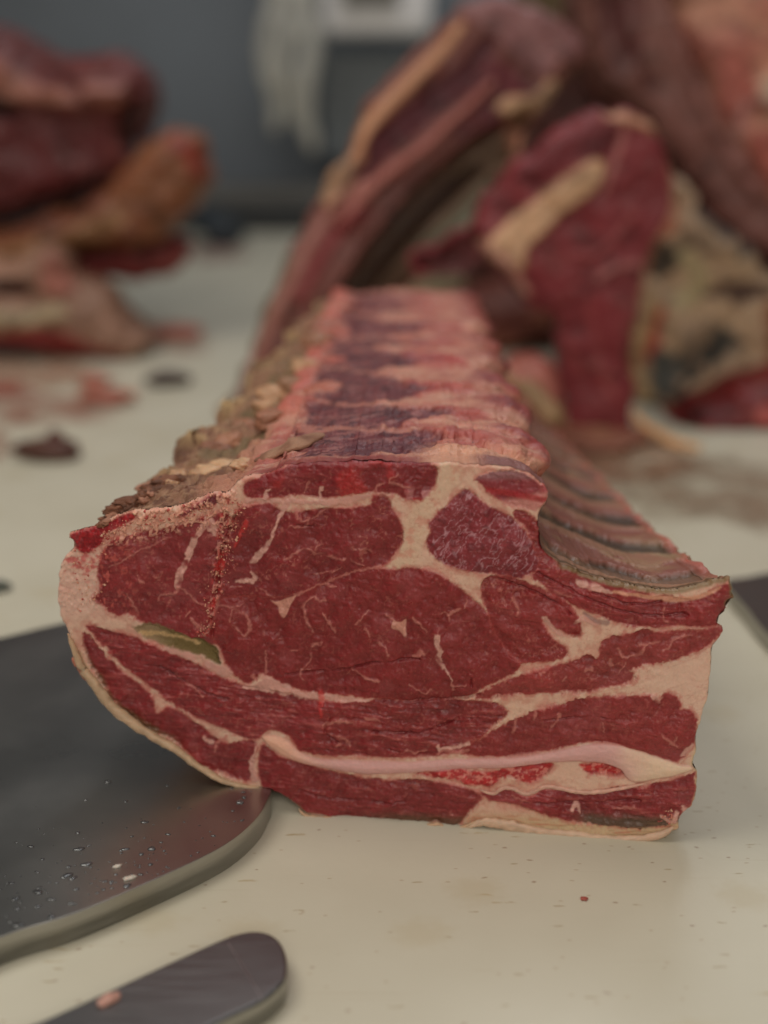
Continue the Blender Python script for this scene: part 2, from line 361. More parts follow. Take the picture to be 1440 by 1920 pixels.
R['right_big'] = [(866, 1413), (892, 1391), (920, 1376), (952, 1360), (975, 1350), (1004, 1335), (1040, 1326), (1081, 1315), (1120, 1309), (1168, 1305), (1200, 1306), (1220, 1304), (1232, 1317), (1240, 1312), (1250, 1300), (1264, 1303), (1274, 1316), (1273, 1332), (1290, 1332), (1300, 1344), (1305, 1361), (1301, 1390), (1294, 1404), (1284, 1412), (1276, 1424), (1264, 1428), (1240, 1420), (1211, 1411), (1180, 1400), (1155, 1393), (1120, 1390), (1081, 1395), (1040, 1403), (995, 1411), (931, 1415)]
R['cartilage'] = [(490, 1381), (500, 1377), (525, 1380), (545, 1392), (558, 1404), (588, 1419), (640, 1424), (692, 1427), (760, 1427), (817, 1425), (900, 1421), (1000, 1415), (1038, 1408), (1080, 1400), (1125, 1394), (1160, 1397), (1189, 1404), (1254, 1426), (1280, 1434), (1305, 1440), (1275, 1452), (1230, 1461), (1189, 1466), (1172, 1456), (1160, 1442), (1125, 1431), (1080, 1428), (1038, 1430), (952, 1438), (900, 1440), (845, 1443), (780, 1448), (725, 1451), (690, 1452), (650, 1447), (605, 1438), (567, 1430), (540, 1421), (515, 1408), (498, 1393)]
R['blood_meat'] = [(780, 1452), (800, 1448), (823, 1441), (845, 1441), (900, 1445), (944, 1440), (985, 1436), (1017, 1431), (1038, 1436), (1030, 1448), (1015, 1460), (995, 1468), (975, 1464), (955, 1457), (939, 1462), (920, 1472), (900, 1474), (870, 1468), (845, 1461), (810, 1458)]
R['blood_spot'] = [(1085, 1434), (1110, 1431), (1140, 1433), (1165, 1437), (1178, 1448), (1160, 1456), (1130, 1455), (1105, 1450)]
R['olive_bone'] = [(252, 1175), (280, 1167), (310, 1175), (333, 1187), (357, 1195), (380, 1199), (405, 1215), (413, 1235), (415, 1248), (400, 1243), (380, 1233), (347, 1224), (313, 1213), (288, 1204), (265, 1192)]
R['red_tip'] = [(130, 1001), (150, 994), (180, 987), (215, 972), (240, 962), (255, 970), (232, 985), (197, 1003), (192, 1020), (163, 1037), (143, 1027), (136, 1015)]
R['dark_sliver'] = [(333, 966), (350, 955), (372, 942), (398, 927), (413, 930), (411, 942), (390, 951), (362, 958), (345, 968)]
R['bone_point'] = [(888, 900), (905, 893), (930, 886), (960, 884), (990, 893), (1014, 907), (1029, 923), (1023, 940), (1006, 958), (985, 956), (961, 952), (940, 942), (922, 930), (905, 915)]

G = 1.85   # albedo per displayed tone on the upright face
def fl(r, g, b): return lin(r, g, b, G)
MUS = {  # name: colour, fibre, vein amount, edge noise
 'wedge': (fl(106, 33, 35), 0, .6, 3), 'upper': (fl(105, 31, 33), 0, .7, 2), 'eye': (fl(106, 30, 31), 0, .35, 2), 'lobe': (fl(110, 33, 33), .3, .5, 2.5),
 'strip_top': (fl(104, 27, 31), .3, .5, 3), 'marbled': (fl(106, 34, 40), 0, 1.6, 3), 'rib_strip': (fl(112, 32, 34), .6, .5, 3.5), 'wavy': (fl(116, 43, 41), .2, .5, 3.5),
 'long_band': (fl(108, 31, 33), 1, .4, 2.5), 'lower_left': (fl(106, 32, 34), .6, .3, 3), 'bottom_band': (fl(104, 31, 33), .6, .35, 2), 'bottom_right': (fl(108, 31, 34), .8, .4, 3),
 'right_big': (fl(112, 37, 37), .3, .3, 3), 'blood_meat': (fl(146, 34, 36), .3, .3, 3), 'blood_spot': (fl(160, 40, 40), 0, .8, 4), 'red_tip': (fl(112, 12, 20), 0, .0, 2), 'dark_sliver': (fl(90, 30, 38), .3, .3, 3), 'bone_point': (fl(112, 40, 46), .2, .6, 3)}
STEP = 1.7
gx = np.arange(100, 1388, STEP); gy = np.arange(855, 1590, STEP)
X, Y = np.meshgrid(gx, gy)
osd, NX, NY = poly_sdf(X, Y, resample(OUTS, 2.6), 12, near=True)
cellin = (osd > -STEP*.75)
cells = cellin[:-1, :-1] & cellin[1:, :-1] & cellin[:-1, 1:] & cellin[1:, 1:]
snap = (osd < 0) & (osd > -STEP*1.6)
XS = np.where(snap, NX, X); YS = np.where(snap, NY, Y)
osd = np.where(snap, 0, osd)
n_lo = fbm(X/60, Y/60, oct=4, seed=3); n_mid = fbm(X/16, Y/16, oct=4, seed=11); n_hi = fbm(X/5, Y/5, oct=3, seed=21)
n_fib = fbm((X+Y*.15)/34, (Y-X*.12+20*n_lo)/3.6, oct=4, seed=31)
n_fine = vnoise(X/1.9, Y/1.9, seed=91)
wx = (fbm(X/22, Y/22, oct=3, seed=41)-.5)*2; wy = (fbm(X/22, Y/22, oct=3, seed=51)-.5)*2
wx2 = (fbm(X/6, Y/6, oct=2, seed=43)-.5)*2; wy2 = (fbm(X/6, Y/6, oct=2, seed=53)-.5)*2
fat_a = fl(170, 138, 121); fat_b = fl(160, 118, 103); fat_y = fl(160, 138, 108)
C = mix(np.broadcast_to(fat_a, X.shape+(3,)), fat_b, sst(.4, .7, n_mid))
C = mix(C, fl(166, 104, 94), sst(.55, .8, n_lo)*.45)
# yellowed outer fat along the underside and left
low = sst(10, 2, osd)*sst(1180, 1240, Y)
under = sst(1515, 1545, Y)*sst(850, 900, X)
C = mix(C, fat_y, np.maximum(low*.8, under*.85))
C = mix(C, fl(150, 92, 72), under*sst(.60, .74, fbm(X/40, Y/5, oct=3, seed=66))*.7)
# pale sheet of fat on the right edge
pale = sst(1120, 1240, X)*sst(1420, 1330, Y)*sst(1180, 1230, Y)
C = mix(C, fl(172, 142, 126), pale*.8)
C = mix(C, fl(156, 118, 104), pale*sst(.62, .7, fbm((X+Y*.6)/70, (Y+X*.35)/5, oct=3, seed=67))*.35)
# gristle column between the muscles
colm = stroke(X, Y, [(840, 890), (800, 940), (775, 1000), (760, 1050)], [22, 20, 18, 20], 14)
C = mix(C, fl(168, 140, 120), colm*.9)
C = mix(C, fl(162, 104, 90), colm*sst(.58, .72, n_mid)*.55)
# left chine end, whitish cartilage with crumbs of pink
lw = sst(250, 170, X)*sst(1000, 1040, Y)*sst(1180, 1130, Y)
C = mix(C, fl(172, 138, 124), lw)
C = mix(C, fl(150, 52, 54), lw*sst(.52, .66, fbm(X/18, Y/14, oct=4, seed=73))*.75*sst(1120, 1060, Y))
C = mix(C, fl(160, 118, 100), sst(.48, .56, n_hi)*sst(330, 240, X)*sst(1030, 980, Y)*.7)
crumb = stroke(X, Y, [(432, 935), (425, 975), (418, 1010), (410, 1060), (404, 1110), (396, 1150), (385, 1185)], [12, 14, 12, 9, 8, 6, 5], 6)
LAB = np.zeros(X.shape, int)       # 0 = fat
HGT = 0.0004*(n_mid-.5)*2+.0003*(n_hi-.5)
names = list(MUS); msum = np.zeros(X.shape); sdm = np.full(X.shape, -99.)
order = ['marbled', 'rib_strip', 'wedge', 'upper', 'eye', 'lobe', 'strip_top', 'wavy', 'long_band', 'lower_left', 'bottom_band', 'right_big', 'bottom_right', 'blood_meat', 'blood_spot', 'red_tip', 'dark_sliver', 'bone_point']
for k in order:
    col, fib, vein, en = MUS[k]; col = col*np.array([.90, .74, .76])
    P = smooth_poly(R[k], 3)
    rg_ = .5+1.1*sst(.4, .65, fbm(X/50, Y/50, oct=2, seed=61)); sd = poly_sdf(X+wx*en*1.1+wx2*en*.9*rg_, Y+wy*en*.9+wy2*en*.8*rg_, P, 22)+(3.2 if k in ('wedge', 'upper', 'eye', 'lobe', 'wavy', 'long_band', 'lower_left', 'right_big', 'bottom_band', 'marbled', 'rib_strip') else 0)
    m = sst(-2.6, 2.8, sd+(n_fine-.5)*2.2)
    # base tone varies in soft clouds, with lighter and darker bundles of fibre
    t = 1+(n_lo-.5)*.42+(n_mid-.5)*.34*(1-fib*.4)+(n_hi-.5)*.22+(n_fib-.5)*(.10+.62*fib)
    cc = col*np.clip(t, .5, 1.6)[..., None]
    cc = mix(cc, col*np.array([1.15, 1.3, 1.2]), sst(.50, .72, fbm(X/9, Y/9, oct=3, seed=77+order.index(k)))*.32)
    if fib > .25:
        cc = mix(cc, fl(150, 84, 78), sst(.62, .78, n_fib)*.38*fib)
        cc = mix(cc, col*.6, sst(.36, .24, n_fib)*.3*fib)
    cc = mix(cc, fl(128, 62, 64), sst(.55, .75, fbm(X/45, Y/30, oct=3, seed=88))*.22)  # pale lilac sheen of moist lean, painted into the colour
    cc = mix(cc, fl(150, 62, 56), sst(5, 0, sd)*.45)
    # fine branching fat
    q = fbm((X+wx*9)/26, (Y+wy*9)/20, oct=3, seed=101+order.index(k))
    rid = 1-sst(.0, .016+.010*n_hi, np.abs(q-.5)); gate = sst(.50, .62, fbm(X/34, Y/34, oct=2, seed=131+order.index(k)))
    q2 = fbm((X+wx*6)/11, (Y+wy*6)/11, oct=2, seed=151+order.index(k))
    rid2 = (1-sst(0, .022, np.abs(q2-.5)))*sst(.56, .68, fbm(X/22, Y/22, oct=2, seed=171+order.index(k)))
    fleck = sst(.74, .80, vnoise((X+wx*4)/3.6, (Y+wy*4)/4.6, seed=191+order.index(k)))*sst(.48, .62, fbm(X/20, Y/20, oct=2, seed=201))
    vv = np.clip(rid*gate*.6+rid2*.22+fleck*.40, 0, 1)*min(vein, 1.0)
    cc = mix(cc, fl(158, 98, 86) if k != 'marbled' else fl(144, 96, 104), vv)
    if k == 'marbled':
        q3 = fbm((X*1.0+Y*.8+wx*14)/16, (Y*.6-X*.5+wy*8)/30, oct=3, seed=231)
        cc = mix(cc, fl(148, 106, 112), (1-sst(0, .045, np.abs(q3-.5)))*.75)
        cc = mix(cc, fl(78, 24, 30), sst(.6, .72, n_mid)*.6)
    if k == 'bone_point':
        cc = mix(cc, fl(166, 112, 104), sst(0, 16, (Y-(930+.0*X))+((X-960)*.25))*.75)
        cc = mix(cc, fl(130, 24, 30), (1-sst(2, 10, np.abs(Y-(918+(X-900)*.16))))*.8)
        cc = mix(cc, fl(112, 78, 80), sst(906, 894, Y)*.7)
    if k == 'strip_top':
        cc = mix(cc, fl(150, 96, 96), sst(720, 770, X)*sst(905, 925, Y)*sst(.45, .6, n_mid)*.8)
        cc = mix(cc, fl(146, 30, 28), sst(.55, .7, n_lo)*.5)
    if k == 'wedge':
        cc = mix(cc, fl(164, 76, 68), sst(.56, .68, fbm(X/7, Y/9, oct=3, seed=241))*sst(300, 190, X)*.6)
    if k == 'bottom_right':
        cc = mix(cc, fl(66, 54, 42), sst(1515, 1535, Y-(X-1100)*.03)*sst(1060, 1110, X)*.9)
    if k == 'bottom_band':
        cc = mix(cc, fl(70, 58, 40), sst(1516, 1538, Y-(X-700)*.02)*sst(640, 760, X)*.7)
    if k == 'lower_left':
        cc = mix(cc, fl(72, 60, 36), sst(9, 2, sd)*sst(1300, 1240, Y-(X-200)*1.0)*.0+sst(14, 3, osd-7)*sst(360, 300, X)*.75)
    if k == 'red_tip':
        cc = mix(cc, fl(142, 18, 24), sst(.5, .7, n_hi)*.6)
    if k in ('blood_meat', 'blood_spot'):
        cc = mix(cc, fl(170, 104, 94), sst(.52, .62, fbm(X/8, Y/5, oct=3, seed=343))*.75); cc = mix(cc, fl(112, 16, 20), sst(.56, .66, fbm(X/12, Y/7, oct=3, seed=347))*.7)
    C = mix(C, cc, m)
    if k == 'bone_point':
        rg = Y-(914+(X-888)*.10); HGT = HGT-m*sst(0, 14, sd)*.0055*sst(-26, 0, rg)*sst(60, 8, rg)
    inn = sd > 0; sdm = np.maximum(sdm, sd)
    LAB[inn] = order.index(k)+1
    msum = np.maximum(msum*(1-m*.0), m)
    HGT = HGT*(1-m)+m*(-.0006*sst(0, 20, sd)+.0002-.0022*(n_mid-.5)-.0055*(n_lo-.5)-(.0004*fib+.0002)*(n_fib-.5)*2-.00035*(n_hi-.5))
# fat next to lean is stained and threaded with red
bleed = sst(-9, -1.5, sdm)*(sdm < .5)*sst(.35, .62, fbm(X/9, Y/9, oct=3, seed=351))
C = mix(C, fl(150, 84, 76), bleed*.62)
thread = (1-sst(0, .03, np.abs(fbm((X+wx*8)/18, (Y+wy*8)/8, oct=3, seed=353)-.5)))*(sdm < -2)*sst(.46, .6, fbm(X/60, Y/60, oct=2, seed=355))
C = mix(C, fl(148, 92, 82), thread*.45)
# dark creases where muscles slide over each other
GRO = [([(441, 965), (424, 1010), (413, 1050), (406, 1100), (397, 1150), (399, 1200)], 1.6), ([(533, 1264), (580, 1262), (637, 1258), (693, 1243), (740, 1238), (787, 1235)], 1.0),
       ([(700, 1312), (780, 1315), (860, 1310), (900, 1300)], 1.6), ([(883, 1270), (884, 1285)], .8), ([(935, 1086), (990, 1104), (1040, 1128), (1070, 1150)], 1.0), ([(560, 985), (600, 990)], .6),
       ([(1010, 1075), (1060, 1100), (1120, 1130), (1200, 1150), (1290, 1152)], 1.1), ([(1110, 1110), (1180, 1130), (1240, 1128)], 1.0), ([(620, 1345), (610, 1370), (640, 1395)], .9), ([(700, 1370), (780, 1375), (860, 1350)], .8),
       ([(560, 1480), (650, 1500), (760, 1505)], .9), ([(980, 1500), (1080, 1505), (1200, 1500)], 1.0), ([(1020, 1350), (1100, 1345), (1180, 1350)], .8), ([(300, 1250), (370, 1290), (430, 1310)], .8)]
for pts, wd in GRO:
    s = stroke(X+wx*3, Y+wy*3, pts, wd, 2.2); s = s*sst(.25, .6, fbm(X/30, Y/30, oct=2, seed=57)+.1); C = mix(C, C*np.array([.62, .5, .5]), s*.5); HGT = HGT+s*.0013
# lines of fat
FATL = [([(713, 1060), (683, 1067), (650, 1076), (620, 1089), (587, 1103), (553, 1118)], [2.6, 1.6, 1.8, 1.4, 1.2, 1.8]),
 ([(536, 945), (528, 960), (520, 980), (510, 1007)], [7, 4, 2.5, 2]), ([(510, 1005), (497, 1028), (483, 1045), (472, 1054)], [2, 4, 6, 3]), ([(470, 1075), (478, 1088), (462, 1090), (445, 1090)], [1.5, 3.5, 2.5, 2]),
 ([(553, 955), (563, 973), (580, 974), (600, 962), (618, 952)], .9), ([(543, 987), (570, 988), (577, 973)], .8), ([(533, 1050), (553, 1037), (577, 1030), (593, 1040), (617, 1043), (647, 1046)], [1, 1.2, 1.4, 1.1, 1.1, 1.6]),
 ([(590, 1033), (597, 1022)], .8), ([(660, 1022), (668, 1027), (687, 1027), (695, 1032)], .9), ([(660, 1047), (673, 1056), (684, 1060)], .9), ([(677, 1037), (682, 1052)], 1.3), ([(590, 1078), (620, 1074), (640, 1060)], .7), ([(487, 1103), (500, 1112), (514, 1123)], .8),
 ([(610, 1095), (626, 1099)], 1.8), ([(577, 1121), (568, 1138), (573, 1160), (583, 1185)], [1.3, 1.5, 3, 1]), ([(577, 1121), (590, 1117), (600, 1124), (608, 1124)], [1.5, 1.2, 1.8, 1.5]), ([(607, 1148), (618, 1165), (631, 1184)], [1, 2, .8]),
 ([(430, 1163), (435, 1143), (447, 1146), (460, 1152), (470, 1172), (460, 1190), (446, 1181), (437, 1170)], [1.2, 1, 1, 2, 1.6, 1.3, 1, .8]), ([(400, 1136), (420, 1135), (440, 1138), (455, 1132)], .9),
 ([(727, 1150), (738, 1161)], 1.2), ([(758, 1180), (762, 1198)], [4, 1]), ([(776, 1156), (785, 1166), (799, 1184)], [2.6, 1.8, .7]), ([(837, 1154), (848, 1147), (861, 1138)], [1.2, 2.4, 1.6]), ([(876, 1122), (870, 1138)], .8), ([(842, 1163), (838, 1150), (815, 1148)], .7),
 ([(817, 1189), (817, 1205), (824, 1220), (824, 1240), (832, 1256), (846, 1272)], [4.5, 5, 3.5, 3, 1.2, .9]), ([(778, 1231), (788, 1222), (795, 1226)], [2.5, 3, 2]), ([(846, 1274), (849, 1293)], [1, 2.6]), ([(847, 1284), (872, 1282)], 1),
 ([(683, 1176), (693, 1193)], [2, .8]), ([(713, 1203), (722, 1212), (730, 1227)], .8), ([(580, 1230), (582, 1243), (567, 1257), (563, 1272), (572, 1280)], [1.2, .9, 1, .8, .7]), ([(567, 1257), (583, 1259)], .7), ([(663, 1253), (687, 1270), (712, 1276)], [.9, 1.1, 1.6]), ([(687, 1270), (700, 1275)], 1),
 ([(767, 1283), (783, 1292), (797, 1300), (810, 1290)], .9), ([(497, 1222), (498, 1240), (499, 1262)], [1, 1.4, 3]), ([(474, 1268), (478, 1276)], 2.5), ([(545, 1222), (556, 1222)], 1.8), ([(585, 1213), (602, 1208)], [2.5, 3]), ([(665, 1170), (690, 1140)], .7),
 ([(382, 984), (368, 1005), (358, 1030), (347, 1058), (336, 1078), (332, 1098)], [8, 5, 7, 5, 8, 6]), ([(337, 1100), (350, 1113), (366, 1126), (397, 1137)], [3, 1.5, 1.8, 1.2]), ([(334, 1100), (326, 1114), (300, 1117), (296, 1128)], [3, 2.4, 1.4, 1]), ([(240, 1110), (252, 1138), (256, 1155)], [1, 1.3, 1.6]), ([(262, 1078), (272, 1092)], 1.2), ([(350, 1152), (356, 1146)], 2.2), ([(360, 1160), (372, 1172), (384, 1178)], [1.5, 3, 2]),
 ([(390, 970), (396, 985), (404, 1000)], [6, 8, 6]), ([(205, 1060), (232, 1050), (270, 1030), (320, 1005)], .9),
 ([(487, 1292), (540, 1300), (590, 1306), (650, 1309), (703, 1312)], [2, 6, 5, 4, 1]), ([(457, 1287), (480, 1287), (500, 1282), (540, 1292)], [2, 5, 9, 5]), ([(430, 1265), (400, 1252), (350, 1232), (310, 1216)], [6, 7, 6, 4]),
 ([(350, 1276), (366, 1290), (382, 1304)], 1.0), ([(330, 1262), (342, 1272)], .8), ([(480, 1393), (477, 1412), (472, 1425), (473, 1440), (478, 1462)], [2, 1.5, 4, 4.5, 6]), ([(385, 1386), (400, 1394)], [3, 4]), ([(408, 1392), (425, 1380)], 2.5), ([(408, 1400), (404, 1410)], 1.2),
 ([(607, 1356), (630, 1352), (662, 1358)], [2, 3, 1.2]), ([(685, 1344), (700, 1346), (712, 1350)], [2, 2.5, 1.2]), ([(620, 1375), (645, 1385), (655, 1400)], [1, 1.3, .8]), ([(632, 1397), (640, 1396)], 2), ([(760, 1405), (785, 1410), (800, 1407)], [1.5, 2.4, 1.5]), ([(820, 1400), (826, 1408), (850, 1402), (880, 1393)], [3, 4, 2, 4]), ([(820, 1414), (850, 1410), (880, 1410)], 3),
 ([(1159, 1217), (1168, 1228), (1182, 1230), (1200, 1226), (1211, 1208), (1235, 1200)], [1.5, 2, 1.6, 3, 1.6, 1]), ([(1232, 1223), (1250, 1212), (1262, 1200), (1297, 1190)], [1, 1.4, 1, .8]), ([(1196, 1206), (1212, 1206)], 2), ([(1010, 1262), (1018, 1258)], [2.5, 2]), ([(1055, 1275), (1062, 1268)], 1.6), ([(1100, 1258), (1110, 1254)], 2.5), ([(1144, 1240), (1150, 1246)], 2), ([(1172, 1240), (1160, 1262)], .8),
 ([(1050, 1340), (1048, 1348), (1036, 1362)], [3, 2, 1]), ([(1004, 1336), (1000, 1352)], [2.5, 1]), ([(968, 1350), (964, 1376)], [3, 1]), ([(1225, 1306), (1234, 1316)], [4, 3.5]), ([(1240, 1375), (1252, 1390), (1266, 1400)], [1, 1.5, 2]), ([(1266, 1380), (1262, 1392)], 1.3), ([(1280, 1415), (1296, 1400)], [4, 3]), ([(1130, 1355), (1133, 1372)], .8),
 ([(960, 1118), (972, 1140), (966, 1152)], [.8, 2, 1]), ([(1020, 1158), (1040, 1180), (1052, 1192)], [5, 3, 5]), ([(922, 1095), (924, 1100)], 2.4), ([(700, 1538), (720, 1532)], .8), ([(845, 1518), (848, 1524)], 2), ([(1245, 1140), (1242, 1160), (1252, 1168)], [2.5, 1, 1]), ([(1085, 1093), (1120, 1103), (1145, 1108)], [4, 6, 3]),
 ([(1068, 1520), (1082, 1508), (1086, 1524)], [2, 4, 1]), ([(1150, 1515), (1190, 1512)], 1.5), ([(1280, 1510), (1288, 1530)], [4, 2.5]), ([(1240, 1530), (1262, 1540), (1268, 1520)], [3, 5, 3]), ([(960, 1490), (990, 1500)], .8),
 ([(463, 936), (500, 938), (550, 940), (600, 944), (650, 938), (690, 930)], [4, 3, 5, 4, 6, 5]), ([(600, 938), (598, 922), (602, 916)], [2.5, 2, 4]), ([(500, 934), (502, 924), (510, 918)], [4, 2, 1.5]), ([(570, 925), (582, 905)], .8), ([(720, 905), (705, 920), (735, 930)], [1, 2, 3]), ([(745, 890), (730, 905), (770, 912)], [.8, 1.4, 1.6]),
 ([(1078, 1168), (1094, 1162), (1118, 1168)], [4, 6, 3]), ([(1070, 1120), (1040, 1108)], 1)]
for pts, wd in FATL:
    s = stroke(X+wx*5+wx2*2.4, Y+wy*5+wy2*2.4, pts, np.atleast_1d(wd)*1.0-.15, 2.2)*sst(.12, .5, fbm(X/13, Y/13, oct=2, seed=59)+.08)
    big = np.max(np.atleast_1d(wd)) > 3
    s = s*(1 if big else (.55+.4*n_hi))
    C = mix(C, (fl(162, 118, 108) if big else fl(150, 90, 82))*(1+(n_mid-.5)*.3)[..., None], s); HGT = HGT-s*.0004
for pts in ([(505, 1127), (520, 1130), (545, 1122), (557, 1117), (546, 1135), (540, 1150), (531, 1161), (522, 1150), (518, 1138)], [(737, 1160), (750, 1163), (762, 1158), (761, 1180), (758, 1192), (748, 1182), (733, 1174)]):
    s = sst(-1, 2, poly_sdf(X+wx*2, Y+wy*2+wy2, smooth_poly(pts, 3), 8)); C = mix(C, fl(162, 112, 98), s*.9)
# cartilage strip, marrow red and olive bone
sd = poly_sdf(X+wx, Y+wy*1.4, smooth_poly(R['cartilage'], 3), 14); m = sst(-1.2, 1.6, sd)
cc = mix(np.broadcast_to(fl(166, 126, 122), X.shape+(3,)), fl(182, 158, 134), sst(1120, 1230, X+(n_lo-.5)*60)*.8)
cc = mix(cc, fl(180, 138, 118), sst(640, 520, X)*.9)
cc = cc*(1+(n_fib-.5)*.18)[..., None]; cc = mix(cc, fl(150, 80, 72), sst(4.5, 0, sd)*.4)
C = mix(C, cc, m); LAB[sd > 0] = 50; HGT = HGT*(1-m)+m*(-.0018*np.sqrt(np.clip(sd, 0, 14)/14))
sd = poly_sdf(X+wx*5+wx2*3, Y+wy*4+wy2*3, smooth_poly(R['olive_bone'], 3), 14); m = sst(-2.5, 3, sd)
cc = mix(np.broadcast_to(fl(92, 76, 44), X.shape+(3,)), fl(122, 100, 76), sst(340, 270, X)*.9)
cc = mix(cc, fl(160, 130, 92), stroke(X+wx*3, Y+wy*3+wy2*3, [(262, 1188), (300, 1190), (330, 1196), (352, 1200), (370, 1210)], [4, 3, 2, 3, 4], 3)*.8)
cc = mix(cc, fl(60, 48, 30), sst(404, 414, X)*.6)
C = mix(C, cc, m); LAB[sd > 0] = 51; HGT = HGT*(1-m)+m*.0016*sst(0, 8, sd)
# crumbly saw marks down the bone line
cm = crumb*sst(.50, .60, fbm(X/6.5, Y/6.5, oct=3, seed=301)); C = mix(C, fl(156, 100, 90)*(1+(n_hi-.5)*.5)[..., None], cm*.8); HGT = HGT-cm*.0011
cm = crumb*sst(.60, .68, fbm(X/11, Y/14, oct=3, seed=311)); C = mix(C, fl(146, 36, 34), cm*.6)
up = sst(455, 425, X)*sst(1012, 985, Y-(330-X)*.18); cr2 = up*sst(.52, .60, fbm(X/6, Y/6, oct=3, seed=321))*(LAB != order.index('red_tip')+1)
C = mix(C, fl(170, 122, 104)*(1+(n_hi-.5)*.6)[..., None], cr2*.85); HGT = HGT-cr2*.0012
lw2 = lw*(n_hi-.5); HGT = HGT-lw2*.0016
for pts, wd in (([(463, 978), (455, 995), (447, 1010), (440, 1025)], [3, 4, 3, 1.5]), ([(416, 1055), (410, 1075)], [7, 4]), ([(403, 1125), (399, 1140)], [4, 3]), ([(601, 1300), (604, 1312), (602, 1340)], [4, 5, 2])):
    s = stroke(X+wx*3, Y+wy*3, pts, wd, 3); C = mix(C, fl(158, 40, 38), s*.65*sst(.35, .6, n_hi+.1)); HGT = HGT-s*.0006
# thin dark line of dried meat under the upper rib edge, pale membrane above
C = mix(C, fl(96, 78, 52), sst(9, 3, osd)*sst(1035, 1060, X)*sst(1150, 1120, Y)*.9)
C = mix(C, fl(168, 118, 96), stroke(X, Y+wy*2, [(1150, 1108), (1220, 1118), (1270, 1126), (1320, 1116), (1350, 1102)], [2, 3, 5, 3, 1.5], 3)*.85)
s_ = stroke(X+wx*2, Y+wy*2, [(1095, 1150), (1115, 1163), (1138, 1168)], [2, 3, 4], 3); C = mix(C, fl(104, 76, 72), s_*.7)
# wet thin rind lines along the underside
C = mix(C, fl(120, 92, 62), sst(.6, .72, fbm(X/50, Y/3.2, oct=3, seed=331))*sst(1535, 1550, Y)*.45)
# rounded border of the cut
RND = 6.0
tt = np.clip(osd/RND, 0, 1); edge = .0024*(1-np.sqrt(np.clip(1-(1-tt)**2, 0, 1)))
P = fpos(XS, YS); P[..., 1] += HGT+edge+ .004*(fbm(X/180, Y/180, oct=2, seed=9)-.5)
rack = empty('rib_roast', (0.0, .80, 0), 'large bone-in beef rib roast in front, cut face marbled red towards us', 'meat roast')
L4 = (LAB[:-1, :-1])
nice = {'wedge': 'crumbly red wedge beside the chine', 'upper': 'upper lean muscle with thin fat veins', 'eye': 'broad oval eye muscle', 'lobe': 'forked lean lobe', 'strip_top': 'dark red strip along the top edge', 'marbled': 'purple marbled round muscle',
        'rib_strip': 'red ragged strip under the ribs', 'wavy': 'wavy pale red muscle', 'long_band': 'long fibrous band', 'lower_left': 'curved lower left band', 'bottom_band': 'dark bottom band', 'bottom_right': 'bottom right band with dried edge',
        'right_big': 'plump lower right muscle', 'blood_meat': 'bright bloody strip', 'blood_spot': 'bright red spot in fat', 'red_tip': 'bright red cut bone tip', 'dark_sliver': 'dark purple sliver', 'bone_point': 'pointed purple bone end'}
pname = {'blood_spot': 'blood_spot', 'red_tip': 'bone_tip', 'bone_point': 'bone_end'}
tbl = {0: ('fat_layer', M_FAT, 'pinkish cream fat between the muscles'), 50: ('cartilage_strip', M_FAT, 'long pale cartilage strip'), 51: ('blade_bone', M_BONE, 'olive sliver of bone')}
for i, k in enumerate(order):
    tbl[i+1] = (pname.get(k, 'muscle'), M_FIBRE if MUS[k][1] > .5 else M_MEAT, nice[k])
nrm = grid_normals(P); 
if nrm[200, 300, 1] > 0: nrm = -nrm
fl_sign = -1
emit(P, C, cells, L4, tbl, rack, fl_sign, nrm)

# ------------------------------------------------------------------ the roast: body behind the cut
OW = fpos(OUTS[:, 0], OUTS[:, 1]); OW[:, 1] += .0024
def near_idx(x, y): return int(np.argmin((OUTS[:, 0]-x)**2+(OUTS[:, 1]-y)**2))
ANC = [((130, 1000), (-.056, .172)), ((300, 955), (-.050, .182)), ((452, 900), (-.043, .186)), ((620, 867), (-.010, .190)), ((830, 868), (.036, .189)), ((1000, 895), (.068, .187)), ((1029, 924), (.073, .181)),
       ((1014, 965), (.070, .165)), ((1030, 1046), (.072, .137)), ((1130, 1086), (.098, .108)), ((1240, 1106), (.122, .086)), ((1368, 1083), (.148, .070)), ((1352, 1196), (.148, .06)), ((1305, 1410), (.14, .02)), ((1270, 1560), (.125, .0005)), ((1000, 1561), (.06, .0005)), ((600, 1537), (-.03, .004)),
       ((430, 1472), (-.05, .03)), ((240, 1350), (-.066, .06)), ((112, 1155), (-.068, .12))]
ai = np.array([near_idx(*a[0]) for a in ANC]); order_i = np.argsort(ai)
ai = ai[order_i]; aq = np.array([a[1] for a in ANC])[order_i]
NO = len(OUTS)
idx = np.arange(NO); xs = np.r_[ai[-1]-NO, ai, ai[0]+NO]
qs = np.vstack([aq[-1:], aq, aq[:1]])
BX = np.interp(idx, xs, qs[:, 0]); BZ = np.interp(idx, xs, qs[:, 1])
i0 = near_idx(130, 1000); i1 = near_idx(452, 900); i2 = near_idx(1029, 924); i3 = near_idx(1030, 1046); i4 = near_idx(1368, 1083); i5 = near_idx(1270, 1560); i6 = near_idx(112, 1155)
print('anchors', i0, i1, i2, i3, i4, i5, i6, NO)
LEN = .52
TIPS = np.array([.0, .058, .128, .190, .262, .320, .390, .448, .512])
